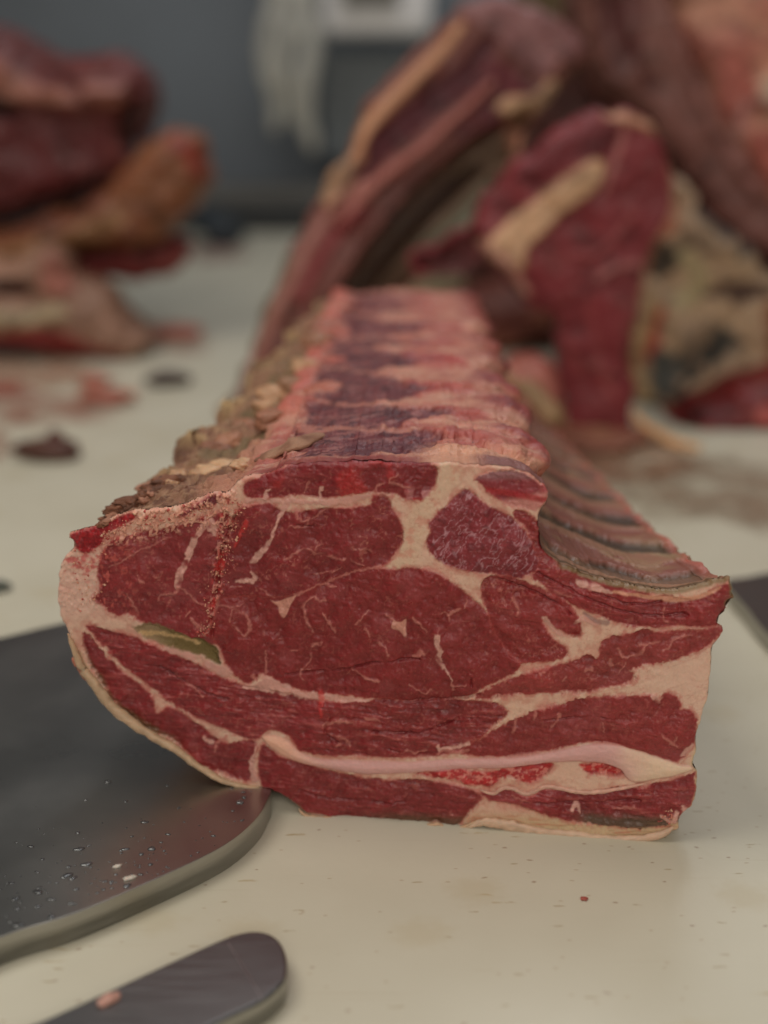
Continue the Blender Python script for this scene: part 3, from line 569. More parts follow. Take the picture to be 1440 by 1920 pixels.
def body_patch(ia, ib, nv, du):
    """positions of the lofted skin for outline indices ia..ib"""
    us = np.arange(ia, ib+1e-6, du); v = np.linspace(0, 1, nv)**1.35
    U, V = np.meshgrid(us, v)
    ui = us % NO
    ex = np.r_[np.arange(NO), NO]
    fx = np.interp(ui, ex, np.r_[OW[:, 0], OW[0, 0]]); fy = np.interp(ui, ex, np.r_[OW[:, 1], OW[0, 1]]); fz = np.interp(ui, ex, np.r_[OW[:, 2], OW[0, 2]])
    bx = np.interp(ui, ex, np.r_[BX, BX[0]]); bz = np.interp(ui, ex, np.r_[BZ, BZ[0]])
    ease = np.where(fx < -.05, V**.62, V)
    wr = np.clip((ui-i2)/(i3-i2), 0, 1)*np.clip(1-(ui-i4)/(i5-i4), 0, 1); wr = np.where((ui > i2) & (ui < i5), wr, 0)
    ez = V*(1-wr)+V**.72*wr
    x = fx*(1-ease)+bx*ease; z = fz*(1-ez)+bz*ez
    y = fy+V*(LEN-.0)+(0*U)
    y = np.where(True, fy*(1-V)+(.545+LEN)*V, y)
    return U, V, np.stack([x, y, z], -1)
def out_normals(P):
    n = grid_normals(P); c = np.stack([np.full(P.shape[:2], .0), P[..., 1], np.full(P.shape[:2], .09)], -1)
    s = np.sign(np.median(((P-c)*n).sum(-1))); return n*s, s

# visible top and rib side
U, V, PB = body_patch(i0, i4, 270, 1.25)
H_, W_ = U.shape
depth = PB[..., 1]-np.interp(U, np.arange(NO), OW[:, 1]) ; dist = V*LEN
sx = PB[..., 0]; sy = PB[..., 1]; sz = PB[..., 2]
a_n = fbm(sx*60, sy*60, sz*60, 4, 401); b_n = fbm(sx*180, sy*180, sz*180, 4, 411); c_n = fbm(sx*500, sy*500, sz*500, 3, 421); f_n = fbm(sx*90, sy*330, sz*90, 3, 431)
st_n = fbm(sx*420, sy*110, sz*300, 3, 441)
wob = (a_n-.5)*.020+(fbm(sx*22, sy*26, sz*22, 3, 405)-.5)*.045
s2_ = np.clip((U-i1)/(i2-i1), 0, 1); wob = wob+(s2_-1)*(U < i2)*(U > i1)*.022*np.sin(sy*33+1)*sst(0, .15, s2_)
dd = dist+wob
ph = np.interp(dd, TIPS, np.arange(len(TIPS))) ; fr = ph-np.floor(ph); tri = np.abs(fr-.5)*2    # 1 at a vertebra, 0 between
CB = np.broadcast_to(lin(176, 118, 98, 1.5), PB.shape).copy()
Nb, sgn = out_normals(PB)
disp = np.zeros(U.shape)
LB = np.zeros((H_, W_), int)
z1 = (U < i1); z2 = (U >= i1) & (U < i2); z3 = (U >= i2) & (U < i3); z4 = (U >= i3)
s1 = (U-i0)/(i1-i0); s2 = (U-i1)/(i2-i1); s3 = (U-i2)/(i3-i2); s4 = (U-i3)/(i4-i3)
GT = 1.38
def tl(r, g, b): return lin(r, g, b, GT)
# left: sawn chine, brown and crumbly, fat lumps behind
c1 = mix(np.broadcast_to(tl(128, 92, 72), PB.shape), tl(96, 62, 46), sst(.45, .62, b_n))
c1 = mix(c1, tl(150, 118, 92), sst(.5, .66, c_n)*.6)
c1 = mix(c1, tl(84, 52, 40), sst(.35, .05, s1)*sst(.45, .6, a_n)*.8)
c1 = mix(c1, tl(172, 118, 98), sst(.55, 1.0, s1+(a_n-.5)*.5)*.75)
boneband = (1-sst(.10, .26, np.abs(fr-.55)))*sst(.30, .42, s1)*sst(.98, .8, s1)*sst(.04, .08, dist)
c1 = mix(c1, tl(112, 92, 66), boneband*.9); c1 = mix(c1, tl(80, 66, 44), boneband*sst(.5, .7, st_n)*.5)
lump = sst(.45, .05, np.abs(s1-.22))*sst(.3, .9, tri)*sst(.04, .1, dist)
c1 = mix(c1, tl(178, 148, 108), lump*sst(.42, .6, b_n)*.9)
c1 = mix(c1, tl(178, 92, 78), sst(.7, .95, s1)*sst(.3, .8, tri)*sst(.08, .14, dist)*.6)
h1 = (b_n-.5)*.006*(1-.7*boneband)+(a_n-.5)*.014+lump*.006+(c_n-.5)*.003+sst(.35, .05, s1)*(a_n-.45)*.010
fade0 = sst(0, .012, dist)
# top: purple lean down the middle, pink fat with red pads at each vertebra
s2w = s2+(b_n-.5)*.16+(a_n-.5)*.12
c2 = mix(np.broadcast_to(tl(148, 84, 74), PB.shape), tl(174, 122, 104), sst(.42, .62, a_n))
c2 = mix(c2, tl(168, 96, 86), sst(.5, .64, b_n)*.5); c2 = mix(c2, tl(178, 136, 118), sst(.52, .66, fbm(sx*70, sy*260, None, 3, 447))*.6)
seg = hsh(np.floor(ph), np.floor(ph)*0, np.floor(ph)*0, 77)
pads = (.45+.55*seg)*(1-sst(.22, .38, np.abs(fr-.50)))*sst(.46, .56, s2w)*sst(.86, .76, s2w)
c2 = mix(c2, tl(150, 58, 56), pads*.9*sst(.30, .5, b_n+.08)); c2 = mix(c2, tl(110, 50, 54), pads*sst(.56, .68, b_n)*.5)
tips = (1-sst(.14, .32, 1-tri))*sst(.76, .90, s2+(b_n-.5)*.05)
c2 = mix(c2, tl(130, 54, 54), tips*.85); c2 = mix(c2, tl(92, 54, 60), tips*sst(.5, .62, b_n)*.6)
purple = sst(.10, .17, s2w+.03*np.cos(fr*6.28))*sst(.60, .50, s2w+.10*np.cos(fr*6.28)+.05*sst(.1, .35, dist)+(a_n-.5)*.25)*sst(.004, .016, dist+(b_n-.5)*.01)
pc = mix(np.broadcast_to(tl(92, 36, 42), PB.shape), tl(64, 26, 34), sst(.4, .66, b_n))
pc = mix(pc, tl(132, 76, 78), sst(.62, .74, st_n)*.45)
dg = dd+.05*(s2w-.35); pg = np.interp(dg, TIPS, np.arange(len(TIPS))); fg = np.abs(pg-np.round(pg))
d2 = fbm((sx*.8+sy*.5)*110, (sy-sx*.5)*520, None, 3, 443)
pc = mix(pc, tl(150, 98, 94), sst(.56, .66, d2)*.55)
pc = mix(pc, tl(176, 116, 100), (1-sst(.03, .10, fg+(b_n-.5)*.3))*.55)
c2 = mix(c2, pc, purple*.95)
pinkl = sst(.16, .05, s2w)*sst(.25, .7, tri)*sst(.06, .12, dist)
c2 = mix(c2, tl(170, 84, 72), pinkl*.8)
# front lip of fat near the cut, dark slot above the strip
c2 = mix(c2, tl(186, 136, 112), sst(.05, .02, dist+(b_n-.5)*.03)*sst(.5, .66, s2)*.9); c2 = mix(c2, tl(104, 62, 66), sst(.020, .012, dist+(b_n-.5)*.010)*sst(.70, .80, s2)*.85)
c2 = mix(c2, tl(112, 34, 38), sst(.012, .004, dist+(b_n-.5)*.012)*sst(.02, .08, s2)*sst(.62, .54, s2)*.8)
c2 = mix(c2, tl(84, 44, 52), (1-sst(.008, .02, np.abs(dist-.028+(b_n-.5)*.02)))*sst(.28, .36, s2)*sst(.64, .52, s2)*.7)
h2 = (a_n-.5)*.0035+(b_n-.5)*.0013+(c_n-.5)*.0006+pads*.0020+tips*.0015-(1-sst(0, .3, tri))*.004*sst(.4, .8, s2)-purple*.002+pinkl*.004
h2 = h2-(1-sst(0, .02, np.abs(b_n-.5)))*.0006
# step down to the ribs
c3 = mix(np.broadcast_to(tl(168, 104, 86), PB.shape), tl(112, 46, 44), sst(.45, .6, b_n))
c3 = mix(c3, tl(86, 64, 46), sst(.5, 1, s3)*.8)
h3 = (b_n-.5)*.005+sst(.5, 1, tri)*.003*(1-s3)
# ribs: pinkish tan and convex, the grooves between them coloured dark
drk = 1-sst(.14, .25, np.abs(fr-.45+(a_n-.5)*.16)); rib = 1-drk
c4 = mix(np.broadcast_to(tl(136, 98, 80), PB.shape), tl(122, 76, 66), sst(.42, .60, fr+(a_n-.5)*.3))
c4 = mix(c4, tl(140, 112, 84), sst(.55, .7, a_n)*.5)
rc = mix(np.broadcast_to(tl(52, 42, 32), PB.shape), tl(72, 60, 44), sst(.4, .65, a_n)); rc = mix(rc, tl(56, 46, 34), sst(.2, .5, fr-.30)*.7)
c4 = mix(c4, tl(156, 134, 104), (1-sst(.03, .09, np.abs(fr-.27+(a_n-.5)*.1)))*.7); c4 = mix(c4, rc, drk*.95)
c4 = mix(c4, tl(172, 96, 84), sst(.90, 1.0, s4)*.7)
c4 = mix(c4, tl(142, 106, 84), sst(.024, .012, dist)*.7); c4 = mix(c4, tl(84, 66, 44), (1-sst(.001, .004, np.abs(dist-.006+(b_n-.5)*.006)))*.9); c4 = mix(c4, tl(150, 112, 92), (1-sst(.006, .016, np.abs(dist-.020+(a_n-.5)*.02)))*.4)

h4 = (a_n-.5)*.0015+(c_n-.5)*.0003-drk*.0024*sst(0, .1, s4)-(1-sst(0, .2, np.abs(fr-.95)))*.0008
for zm, cc, hh, lb in ((z1, c1, h1, 1), (z2, c2, h2, 2), (z3, c3, h3, 3), (z4, c4, h4, 4)):
    CB[zm] = cc[zm]; disp[zm] = hh[zm]; LB[zm] = lb
# soften the joins between zones (colour and height)
def blur_u(A, k):
    out = A.copy()
    for _ in range(k):
        B = out.copy(); B[:, 1:-1] = (out[:, :-2]+2*out[:, 1:-1]+out[:, 2:])/4; out = B
    return out
near = np.zeros(U.shape)
for ic in (i1, i2, i3): near = np.maximum(near, 1-sst(0, 10, np.abs(U-ic)))
CB = mix(CB, blur_u(CB, 14), near); disp = disp*(1-near)+blur_u(disp, 14)*near
disp *= sst(0, .012, dist)
scal = (1-sst(0, .16, np.abs(s2-1)))*(z2 | z3)*(tri-.5)*.013*sst(0, .02, dist)
PB2 = PB+Nb*disp[..., None]; PB2[..., 0] += scal
# ragged rib tips
PB2[..., 0] += sst(.86, 1, s4)*z4*((tri-.5)*-.004+(b_n-.5)*.006)*sst(0, .02, dist)
PB2[..., 2] = np.maximum(PB2[..., 2], .001)
Lc = LB[:-1, :-1].copy(); Lc[Lc == 2] = np.where(purple[:-1, :-1][Lc == 2] > .5, 5, 2)
rk = np.floor(ph+.0).astype(int); isr = (rib > .5) & z4
Lr = isr[:-1, :-1]; Lc[Lr] = 20+rk[:-1, :-1][Lr]
tb = {1: ('chine_side', M_BONE, 'brown sawn chine side with crumbs of fat'), 2: ('fat_cover', M_TOP, 'pink fat over the vertebrae with red pads'), 5: ('spine_muscle', M_TOP, 'purple lean running along the spine'), 3: ('spine_edge', M_TOP, None), 4: ('rib_membrane', M_MEMB, 'darker membrane in the grooves between the ribs')}
for k in range(0, 9): tb[20+k] = ('rib', M_MEMB, None)
n2, s_2 = out_normals(PB2)
emit(PB2, CB, np.ones((H_-1, W_-1), bool), Lc, tb, rack, int(s_2) , n2)
# hidden side, underneath and far end
U, V, PH = body_patch(i4, NO+i0, 270, 6.0)
a2 = fbm(PH[..., 0]*80, PH[..., 1]*80, PH[..., 2]*80, 4, 451)
n3, s_3 = out_normals(PH)
PH2 = PH+n3*((a2-.5)*.008*sst(0, .02, V*LEN)*np.clip((PH[..., 2])/.02, 0, 1)*np.clip((U-i4)/8, 0, 1)*np.clip((NO+i0-U)/8, 0, 1))[..., None]
PH2[:, 1:9] += ((PB2[:, -1]-PH2[:, 0])[:, None, :])*np.linspace(.9, .1, 8)[None, :, None]; PH2[:, 0] = PB2[:, -1]; PH2[:, -1] = PB2[:, 0]
PH2[..., 2] = np.maximum(PH2[..., 2], .0012)
CH = mix(np.broadcast_to(lin(160, 128, 100, 1.5), PH.shape), lin(140, 84, 68, 1.5), sst(.45, .65, a2))
emit(PH2, CH, np.ones((PH.shape[0]-1, PH.shape[1]-1), bool), np.zeros((PH.shape[0]-1, PH.shape[1]-1), int), {0: ('outer_fat', M_FAT, 'yellowed outer fat')}, rack, int(s_3), out_normals(PH2)[0])
ring = np.vstack([PB2[-1, :-1:6], PH2[-1, :-1:2]]); cen = ring.mean(0)+np.array([0, .01, 0])
mid = ring*.5+cen*.5+np.array([0, .008, 0]); VV = np.vstack([ring, mid, cen[None]]); nr = len(ring)
Fq = []
for i in range(nr):
    j = (i+1) % nr; Fq.append((i, j, nr+j, nr+i)); Fq.append((nr+i, nr+j, 2*nr))
link_mesh('far_end', VV, Fq, M_FAT, rack, np.broadcast_to(lin(150, 84, 76, 2.0), VV.shape))

def ribbon(name, pts, wid, thick, col, mat, parent=None, seed=0, label=None, n=6, colf=None):
    """a wavy flattened tube along 3D points"""
    p = np.array(pts, float); m = len(p); out = []
    for i in range(m-1):
        a, b, c, d = p[max(i-1, 0)], p[i], p[i+1], p[min(i+2, m-1)]
        for k in range(n):
            t = k/n; out.append(.5*((2*b)+(-a+c)*t+(2*a-5*b+4*c-d)*t*t+(-a+3*b-3*c+d)*t**3))
    out.append(p[-1]); p = np.array(out); m = len(p)
    wid = np.interp(np.linspace(0, 1, m), np.linspace(0, 1, np.size(wid)), np.atleast_1d(wid)); thick = np.interp(np.linspace(0, 1, m), np.linspace(0, 1, np.size(thick)), np.atleast_1d(thick))
    K = 12; V = []; tg = np.gradient(p, axis=0); tg /= np.linalg.norm(tg, axis=1, keepdims=True)+1e-9
    for i in range(m):
        up = np.array([0, 0, 1.]) if abs(tg[i, 2]) < .9 else np.array([0, 1., 0]); sd_ = np.cross(tg[i], up); sd_ /= np.linalg.norm(sd_); up = np.cross(sd_, tg[i])
        e = math.sqrt(max(0.02, 1-abs(2*i/(m-1)-1)**6))
        for k in range(K):
            a = 2*math.pi*k/K; V.append(p[i]+sd_*math.cos(a)*wid[i]*e+up*math.sin(a)*thick[i]*e)
    V = np.array(V); s = 1/max(wid.max(), .001)
    nn = fbm(V[:, 0]*s*.9, V[:, 1]*s*.9, V[:, 2]*s*.9, 4, seed); V = V+(V-np.repeat(p, K, 0))*((nn-.5)*.9)[:, None]
    Fq = [(i*K+k, i*K+(k+1) % K, (i+1)*K+(k+1) % K, (i+1)*K+k) for i in range(m-1) for k in range(K)]
    Fq += [tuple(range(K))[::-1], tuple((m-1)*K+k for k in range(K))]
    C = np.broadcast_to(np.array(col), V.shape)*(1+(nn-.5)*.6)[:, None]
    if colf is not None: C = mix(C, np.array(colf), sst(.5, .62, nn))
    return link_mesh(name, V, Fq, mat, parent, C, None, True, label)
# lumps of fat and bone crumbs
def blob(name, c, r, col, mat, parent=None, seed=0, amp=.35, sub=4, freq=2.2, rot=0, col2=None, label=None, flat=None):
    import bmesh
    bm = bmesh.new(); bmesh.ops.create_icosphere(bm, subdivisions=sub, radius=1)
    v = np.array([p.co[:] for p in bm.verts]); f = [[q.index for q in p.verts] for p in bm.faces]; bm.free()
    n = fbm(v[:, 0]*freq+seed*3.1, v[:, 1]*freq, v[:, 2]*freq, 4, seed)
    n2 = fbm(v[:, 0]*freq*3+seed, v[:, 1]*freq*3, v[:, 2]*freq*3, 3, seed+5)
    v = v*(1+amp*(n-.5)*2+amp*.35*(n2-.5))[:, None]*np.array(r)
    cr, sr = math.cos(rot), math.sin(rot); v = np.stack([v[:, 0]*cr-v[:, 1]*sr, v[:, 0]*sr+v[:, 1]*cr, v[:, 2]], -1)
    v = v+np.array(c)
    if flat is not None: v[:, 2] = np.maximum(v[:, 2], flat)
    C = np.broadcast_to(np.array(col), v.shape)*(1+(n2-.5)*.5)[:, None]
    if col2 is not None: C = mix(C, np.array(col2), sst(.45, .6, n))
    return link_mesh(name, v, np.array(f), mat, parent, C, None, True, label)
rng = random.Random(5)
def surf(px, py, lift=.0):   # a point of the roast's top skin seen at a pixel
    d = rays(px, py); o = np.array([0, 0, HC]); q = PB2.reshape(-1, 3)-o; dn = d/np.linalg.norm(d)
    t = q@dn; dist_ = np.linalg.norm(q-t[:, None]*dn, axis=1); cand = dist_ < .0035
    if not cand.any(): return q[np.argmin(dist_)]+o
    k = np.where(cand)[0][np.argmin(t[cand])]; return q[k]+o+np.array([0, 0, lift])
creamf = tl(166, 128, 98); brownf = tl(120, 78, 58)
for (px, py, rx, rz, c) in ((388, 866, .0085, .0052, tl(184, 148, 116)), (418, 860, .0095, .0056, tl(184, 148, 116)), (446, 865, .0065, .0042, tl(178, 140, 110)), (372, 872, .005, .0035, creamf), (338, 874, .0045, .0035, creamf), (318, 890, .0035, .0028, creamf), (520, 722, .012, .008, creamf), (500, 745, .009, .007, creamf), (470, 782, .010, .007, tl(142, 96, 74)), (505, 772, .012, .006, tl(142, 96, 74)),
                            (430, 812, .009, .006, tl(150, 104, 80)), (396, 826, .009, .006, brownf), (545, 705, .010, .007, tl(134, 98, 74)), (570, 672, .011, .007, creamf), (590, 630, .011, .008, tl(140, 98, 76)), (612, 598, .011, .008, tl(140, 92, 78)), (640, 560, .012, .007, tl(160, 96, 84)), (628, 665, .010, .006, tl(158, 84, 72)), (606, 715, .012, .006, tl(160, 96, 80)), (640, 615, .010, .006, tl(158, 84, 72))):
    p = surf(px, py)-np.array([0, 0, rz*.55]); blob('fat_nodule', p, (rx*1.15, rx*1.0, rz*.9), np.array(c)*.93, M_FAT, rack, rng.randrange(999), .55, 4, 1.5, rng.uniform(0, 3))
for k in range(46):
    t = k/45; px = 178+t*140+rng.uniform(-6, 6); py = 968-t*88+rng.uniform(-5, 10); p = surf(px, py)
    r = rng.uniform(.0014, .0040); p = p-np.array([0, 0, r*.3]); blob('bone_crumb', p, (r*1.9, r*1.1, r*.7), [brownf, tl(104, 66, 48), tl(150, 104, 84), tl(92, 60, 46)][k % 4], M_BONE, rack, rng.randrange(999), .8, 3, 2.0, rng.uniform(0, 3))
ribbon('feather_bone', [surf(466, 856), surf(510, 838), surf(555, 818), surf(602, 800)], [.0045, .0065, .007, .004], [.0012, .0018, .002, .0012], tl(126, 86, 66), M_BONE, rack, 15, 'tan brown flat bone end', colf=tl(150, 112, 90))
# crumbs of white bone dust on the cut face: uncountable, one mesh
VV = []; FF = []; CC = []
oct_v = np.array([(1, 0, 0), (-1, 0, 0), (0, 1, 0), (0, -1, 0), (0, 0, 1), (0, 0, -1)], float); oct_f = [(0, 2, 4), (2, 1, 4), (1, 3, 4), (3, 0, 4), (2, 0, 5), (1, 2, 5), (3, 1, 5), (0, 3, 5)]
def face_at(px, py): 
    j = int(np.clip((py-gy[0])/STEP, 0, len(gy)-1)); i = int(np.clip((px-gx[0])/STEP, 0, len(gx)-1)); return P[j, i]
for k in range(520):
    u = rng.random()
    if u < .45: t = rng.random(); px = 445-60*t+rng.gauss(0, 9); py = 940+250*t; 
    elif u < .8: px = rng.uniform(190, 400); py = 1002-(px-190)*.24+rng.gauss(0, 9)
    elif u < .93: px = rng.uniform(140, 205); py = rng.uniform(1030, 1150)
    else: px = rng.uniform(1235, 1268); py = rng.uniform(1518, 1546)
    p = face_at(px, py); r = rng.uniform(.0002, .0008); q = oct_v*np.array([rng.uniform(.6, 1.5) for _ in range(3)])*r+np.array([[rng.gauss(0, .25)*r for _ in range(3)] for _ in range(6)])+p
    b0 = len(VV)*6; VV.append(q); FF += [tuple(b0+a for a in f) for f in oct_f]
    c = [fl(170, 118, 98), fl(158, 92, 80), fl(140, 62, 56), fl(176, 132, 110)][rng.randrange(4)]; CC.append(np.broadcast_to(c, (6, 3)))
o = link_mesh('bone_dust', np.vstack(VV), FF, M_FAT, rack, np.vstack(CC)); o['kind'] = 'stuff'
# folded rind hanging under the right end and curling fat lip on the left
def fp(px, py, dy=-.001): q = fpos(np.array(px, float), np.array(py, float)); q[1] += dy; return q
ribbon('rind_edge', [fp(x, y) for x, y in ((862, 1556), (905, 1540), (950, 1546), (1010, 1558), (1070, 1563), (1130, 1570), (1190, 1572), (1240, 1562), (1262, 1548))], .0016, [.001, .0026, .0032, .0024, .002, .0022, .002, .0014], fl(158, 132, 112), M_FAT, rack, 3, 'folded pale fat lip')
ribbon('rind_edge', [fp(x, y) for x, y in ((560, 1514), (575, 1527), (620, 1533), (680, 1542), (740, 1544), (775, 1551), (800, 1546), (820, 1543), (842, 1553), (870, 1548), (895, 1536))], .0012, .0009, fl(152, 124, 100), M_FAT, rack, 4, 'thin wavy fat lip')
ribbon('rind_edge', [fp(x, y) for x, y in ((128, 1185), (142, 1222), (158, 1256), (182, 1286), (210, 1322), (250, 1354), (290, 1380), (328, 1402), (356, 1424), (380, 1440), (410, 1458), (445, 1470), (490, 1477))], [.0014, .0022, .0026, .0024, .002, .0018, .0018, .0018], [.0014, .0024, .0030, .0024, .0020, .0018, .0016, .0014], fl(146, 122, 98), M_FAT, rack, 6, 'yellowish fat rim')
ribbon('flesh_tag', [fp(x, y, .004) for x, y in ((136, 1236), (146, 1256), (160, 1274), (170, 1276))], .0024, .0022, fl(150, 92, 74), M_FAT, rack, 7, 'ragged brown shred')
ribbon('vein_line', [fp(x, y, -.0004) for x, y in ((900, 1480), (925, 1487), (945, 1476), (965, 1479), (985, 1488), (1003, 1483), (1022, 1474), (1050, 1477), (1085, 1484), (1120, 1484), (1160, 1478), (1210, 1468))], .0012, .0011, fl(158, 122, 108), M_FAT, rack, 8, 'wavy white sinew')

# ------------------------------------------------------------------ steel
def steel(name, col, rough, stretch, scale=60, bump=.15, var=.2):
    return plain(name, col, rough, 1.0, bump, scale, var, stretch)
M_STEEL = steel('dark_steel', (.44, .43, .405), .30, (1, 1, 1), 9, .0, .05)[0]
M_STEELSIDE = steel('steel_edge', (.47, .46, .43), .42, (1, 1, 12), 30, .08, .08)[0]
M_BRUSH = steel('brushed_steel', (.205, .20, .198), .38, (3, 60, 3), 14, .0, .03)[0]
M_WATER, nt, b = new_mat('water_drop'); b.inputs['Base Color'].default_value = (.9, .9, .9, 1); b.inputs['Roughness'].default_value = .03; b.inputs['Transmission Weight'].default_value = 1; b.inputs['IOR'].default_value = 1.33
def slab(name, outline, z0, z1, mat_top, mat_side, label, cat, bev=.0003):
    """a solid plate from a table outline; top, edge are parts"""
    o2 = np.array(outline, float); c = o2.mean(0)
    root = empty(name, (c[0], c[1], z0), label, cat)
    n = len(o2)
    nrm_ = np.roll(o2, -1, 0)-np.roll(o2, 1, 0); nrm_ = np.stack([nrm_[:, 1], -nrm_[:, 0]], -1); nrm_ /= np.linalg.norm(nrm_, axis=1, keepdims=True)+1e-9
    area_ = .5*np.sum(o2[:, 0]*np.roll(o2[:, 1], -1)-np.roll(o2[:, 0], -1)*o2[:, 1])
    if area_ < 0: nrm_ = -nrm_
    rings = []
    for a in np.linspace(0, math.pi/2, 4): rings.append(np.c_[o2-nrm_*bev*(1-math.cos(a)), np.full(n, z1-bev+bev*math.sin(a))])
    V = np.vstack(rings[::-1]); Fq = []
    for r in range(3):
        for i in range(n): j = (i+1) % n; Fq.append((r*n+i, r*n+j, (r+1)*n+j, (r+1)*n+i))
    Fq.append(tuple(range(n)))
    t = link_mesh('top_face', V, Fq, mat_top, root, smooth=False)
    for p in t.data.polygons: p.use_smooth = len(p.vertices) == 4
    V = np.vstack([np.c_[o2, np.full(n, z1-bev)], np.c_[o2, np.full(n, z0)]]); Fq = [(i, (i+1) % n, n+(i+1) % n, n+i) for i in range(n)]+[tuple(range(2*n-1, n-1, -1))]
    t = link_mesh('side_face', V, Fq, mat_side, root, smooth=False)
    for p in t.data.polygons: p.use_smooth = len(p.vertices) == 4
    import bmesh
    for ch in root.children:
        bm = bmesh.new(); bm.from_mesh(ch.data); bmesh.ops.recalc_face_normals(bm, faces=bm.faces); bm.to_mesh(ch.data); bm.free()
    return root
ZP = .0142
def tpts(pl, z): return [tuple(on_table(np.array(float(a)), np.array(float(b_)), z)[:2]) for a, b_ in pl]
pl = smooth_poly([(-330, 1905), (-200, 1850), (0, 1757), (140, 1712), (300, 1644), (400, 1596), (450, 1563), (485, 1528), (500, 1500), (508, 1478), (500, 1440), (470, 1395), (430, 1340), (370, 1270), (310, 1215), (250, 1180), (190, 1165), (130, 1166), (0, 1196), (-300, 1270), (-700, 1400), (-800, 1700)], 6)
plate = slab('steel_plate', tpts(pl, ZP), .0006, ZP, M_STEEL, M_STEELSIDE, 'thick dark polished plate with rounded corner and droplets, under the left of the roast', 'steel plate')
ZB = .012
bl = smooth_poly([(-160, 2010), (80, 1912), (300, 1812), (400, 1767), (445, 1750), (480, 1745), (510, 1752), (530, 1772), (538, 1800), (536, 1830), (522, 1850), (490, 1876), (420, 1910), (300, 1968), (60, 2090), (-60, 2110)], 6)
bar = slab('steel_bar', tpts(bl, ZB), .0006, ZB, M_BRUSH, M_STEELSIDE, 'narrow brushed steel bar with rounded end at the lower left of the frame', 'steel bar', .0014)
a = on_table(np.array([428., 492.]), np.array([1768., 1873.]), ZB+.0002)
d_ = (a[1]-a[0]); d_ /= np.linalg.norm(d_); pr = np.array([-d_[1], d_[0], 0])*.00022
V = [a[0]-pr, a[1]-pr, a[1]+pr, a[0]+pr]; V += [v-np.array([0, 0, .0006]) for v in V]
link_mesh('seam', V, [(0, 1, 2, 3), (0, 4, 5, 1), (1, 5, 6, 2), (2, 6, 7, 3), (3, 7, 4, 0)], plain('seam_metal', (.42, .41, .40), .3, 1)[0], bar, smooth=False)
p = on_table(np.array(205.), np.array(1878.), ZB)
tag(blob('fat_scrap', p+np.array([0, 0, .0012]), (.0042, .0022, .0020), lin(168, 128, 116, 1.5), M_FAT, None, 17, .5, 4, 2.0, .7), 'tiny pink fat scrap lying on the brushed steel bar', 'meat scrap')
# droplets on the plate
VV = []; FF = []
rng = random.Random(11); base = 0
for k in range(200):
    px = rng.uniform(0, 500); t = rng.random()
    e = np.interp(px, [0, 140, 300, 400, 500], [1757, 1712, 1644, 1596, 1500])
    py = e-6-abs(rng.gauss(0, 1))*75
    if px > 330 and rng.random() < .55: continue
    p = on_table(np.array(px), np.array(py), ZP+.00005); r = rng.choice([.0004, .0004, .0005, .0006, .0008, .0010, .0015])*rng.uniform(.7, 1.2); el = rng.uniform(.7, 2.1); ro = rng.uniform(-.5, .9)
    K = 10; hs = [(1, 0), (.9, .22), (.6, .40), (.25, .48)]
    v = []
    for (rr_, hh) in hs:
        for q in range(K):
            aa = 2*math.pi*q/K; x_ = math.cos(aa)*rr_*r*el; y_ = math.sin(aa)*rr_*r*(1+.25*math.sin(3*aa+k)); v.append((p[0]+x_*math.cos(ro)-y_*math.sin(ro), p[1]+x_*math.sin(ro)+y_*math.cos(ro), p[2]+hh*r*.8))
    v.append((p[0], p[1], p[2]+.5*r*.8)); VV += v
    for h in range(3):
        for q in range(K): FF.append((base+h*K+q, base+h*K+(q+1) % K, base+(h+1)*K+(q+1) % K, base+(h+1)*K+q))
    for q in range(K): FF.append((base+3*K+q, base+3*K+(q+1) % K, base+4*K))
    FF.append(tuple(base+q for q in range(K-1, -1, -1)))
    base += 4*K+1
M_DROP = plain('wet_speck', (.15, .155, .16), .14, .6, 0, 40, .3)[0]
tag(link_mesh('water_droplets', VV, FF, M_DROP), 'scattered water droplets beaded along the steel plate edge', 'water droplets', kind='stuff')
for (px, py, r) in ((243, 1646, .0028), (220, 1624, .0020)):
    p = on_table(np.array(float(px)), np.array(float(py)), ZP+.0006)
    tag(blob('gristle_flake', p, (r, r*.5, .0007), lin(170, 160, 150, 1.6), M_FAT, None, px, .7, 3, 3, .5), ('larger' if r > .0025 else 'smaller')+' pale flake of gristle on the edge of the steel plate', 'meat scrap')

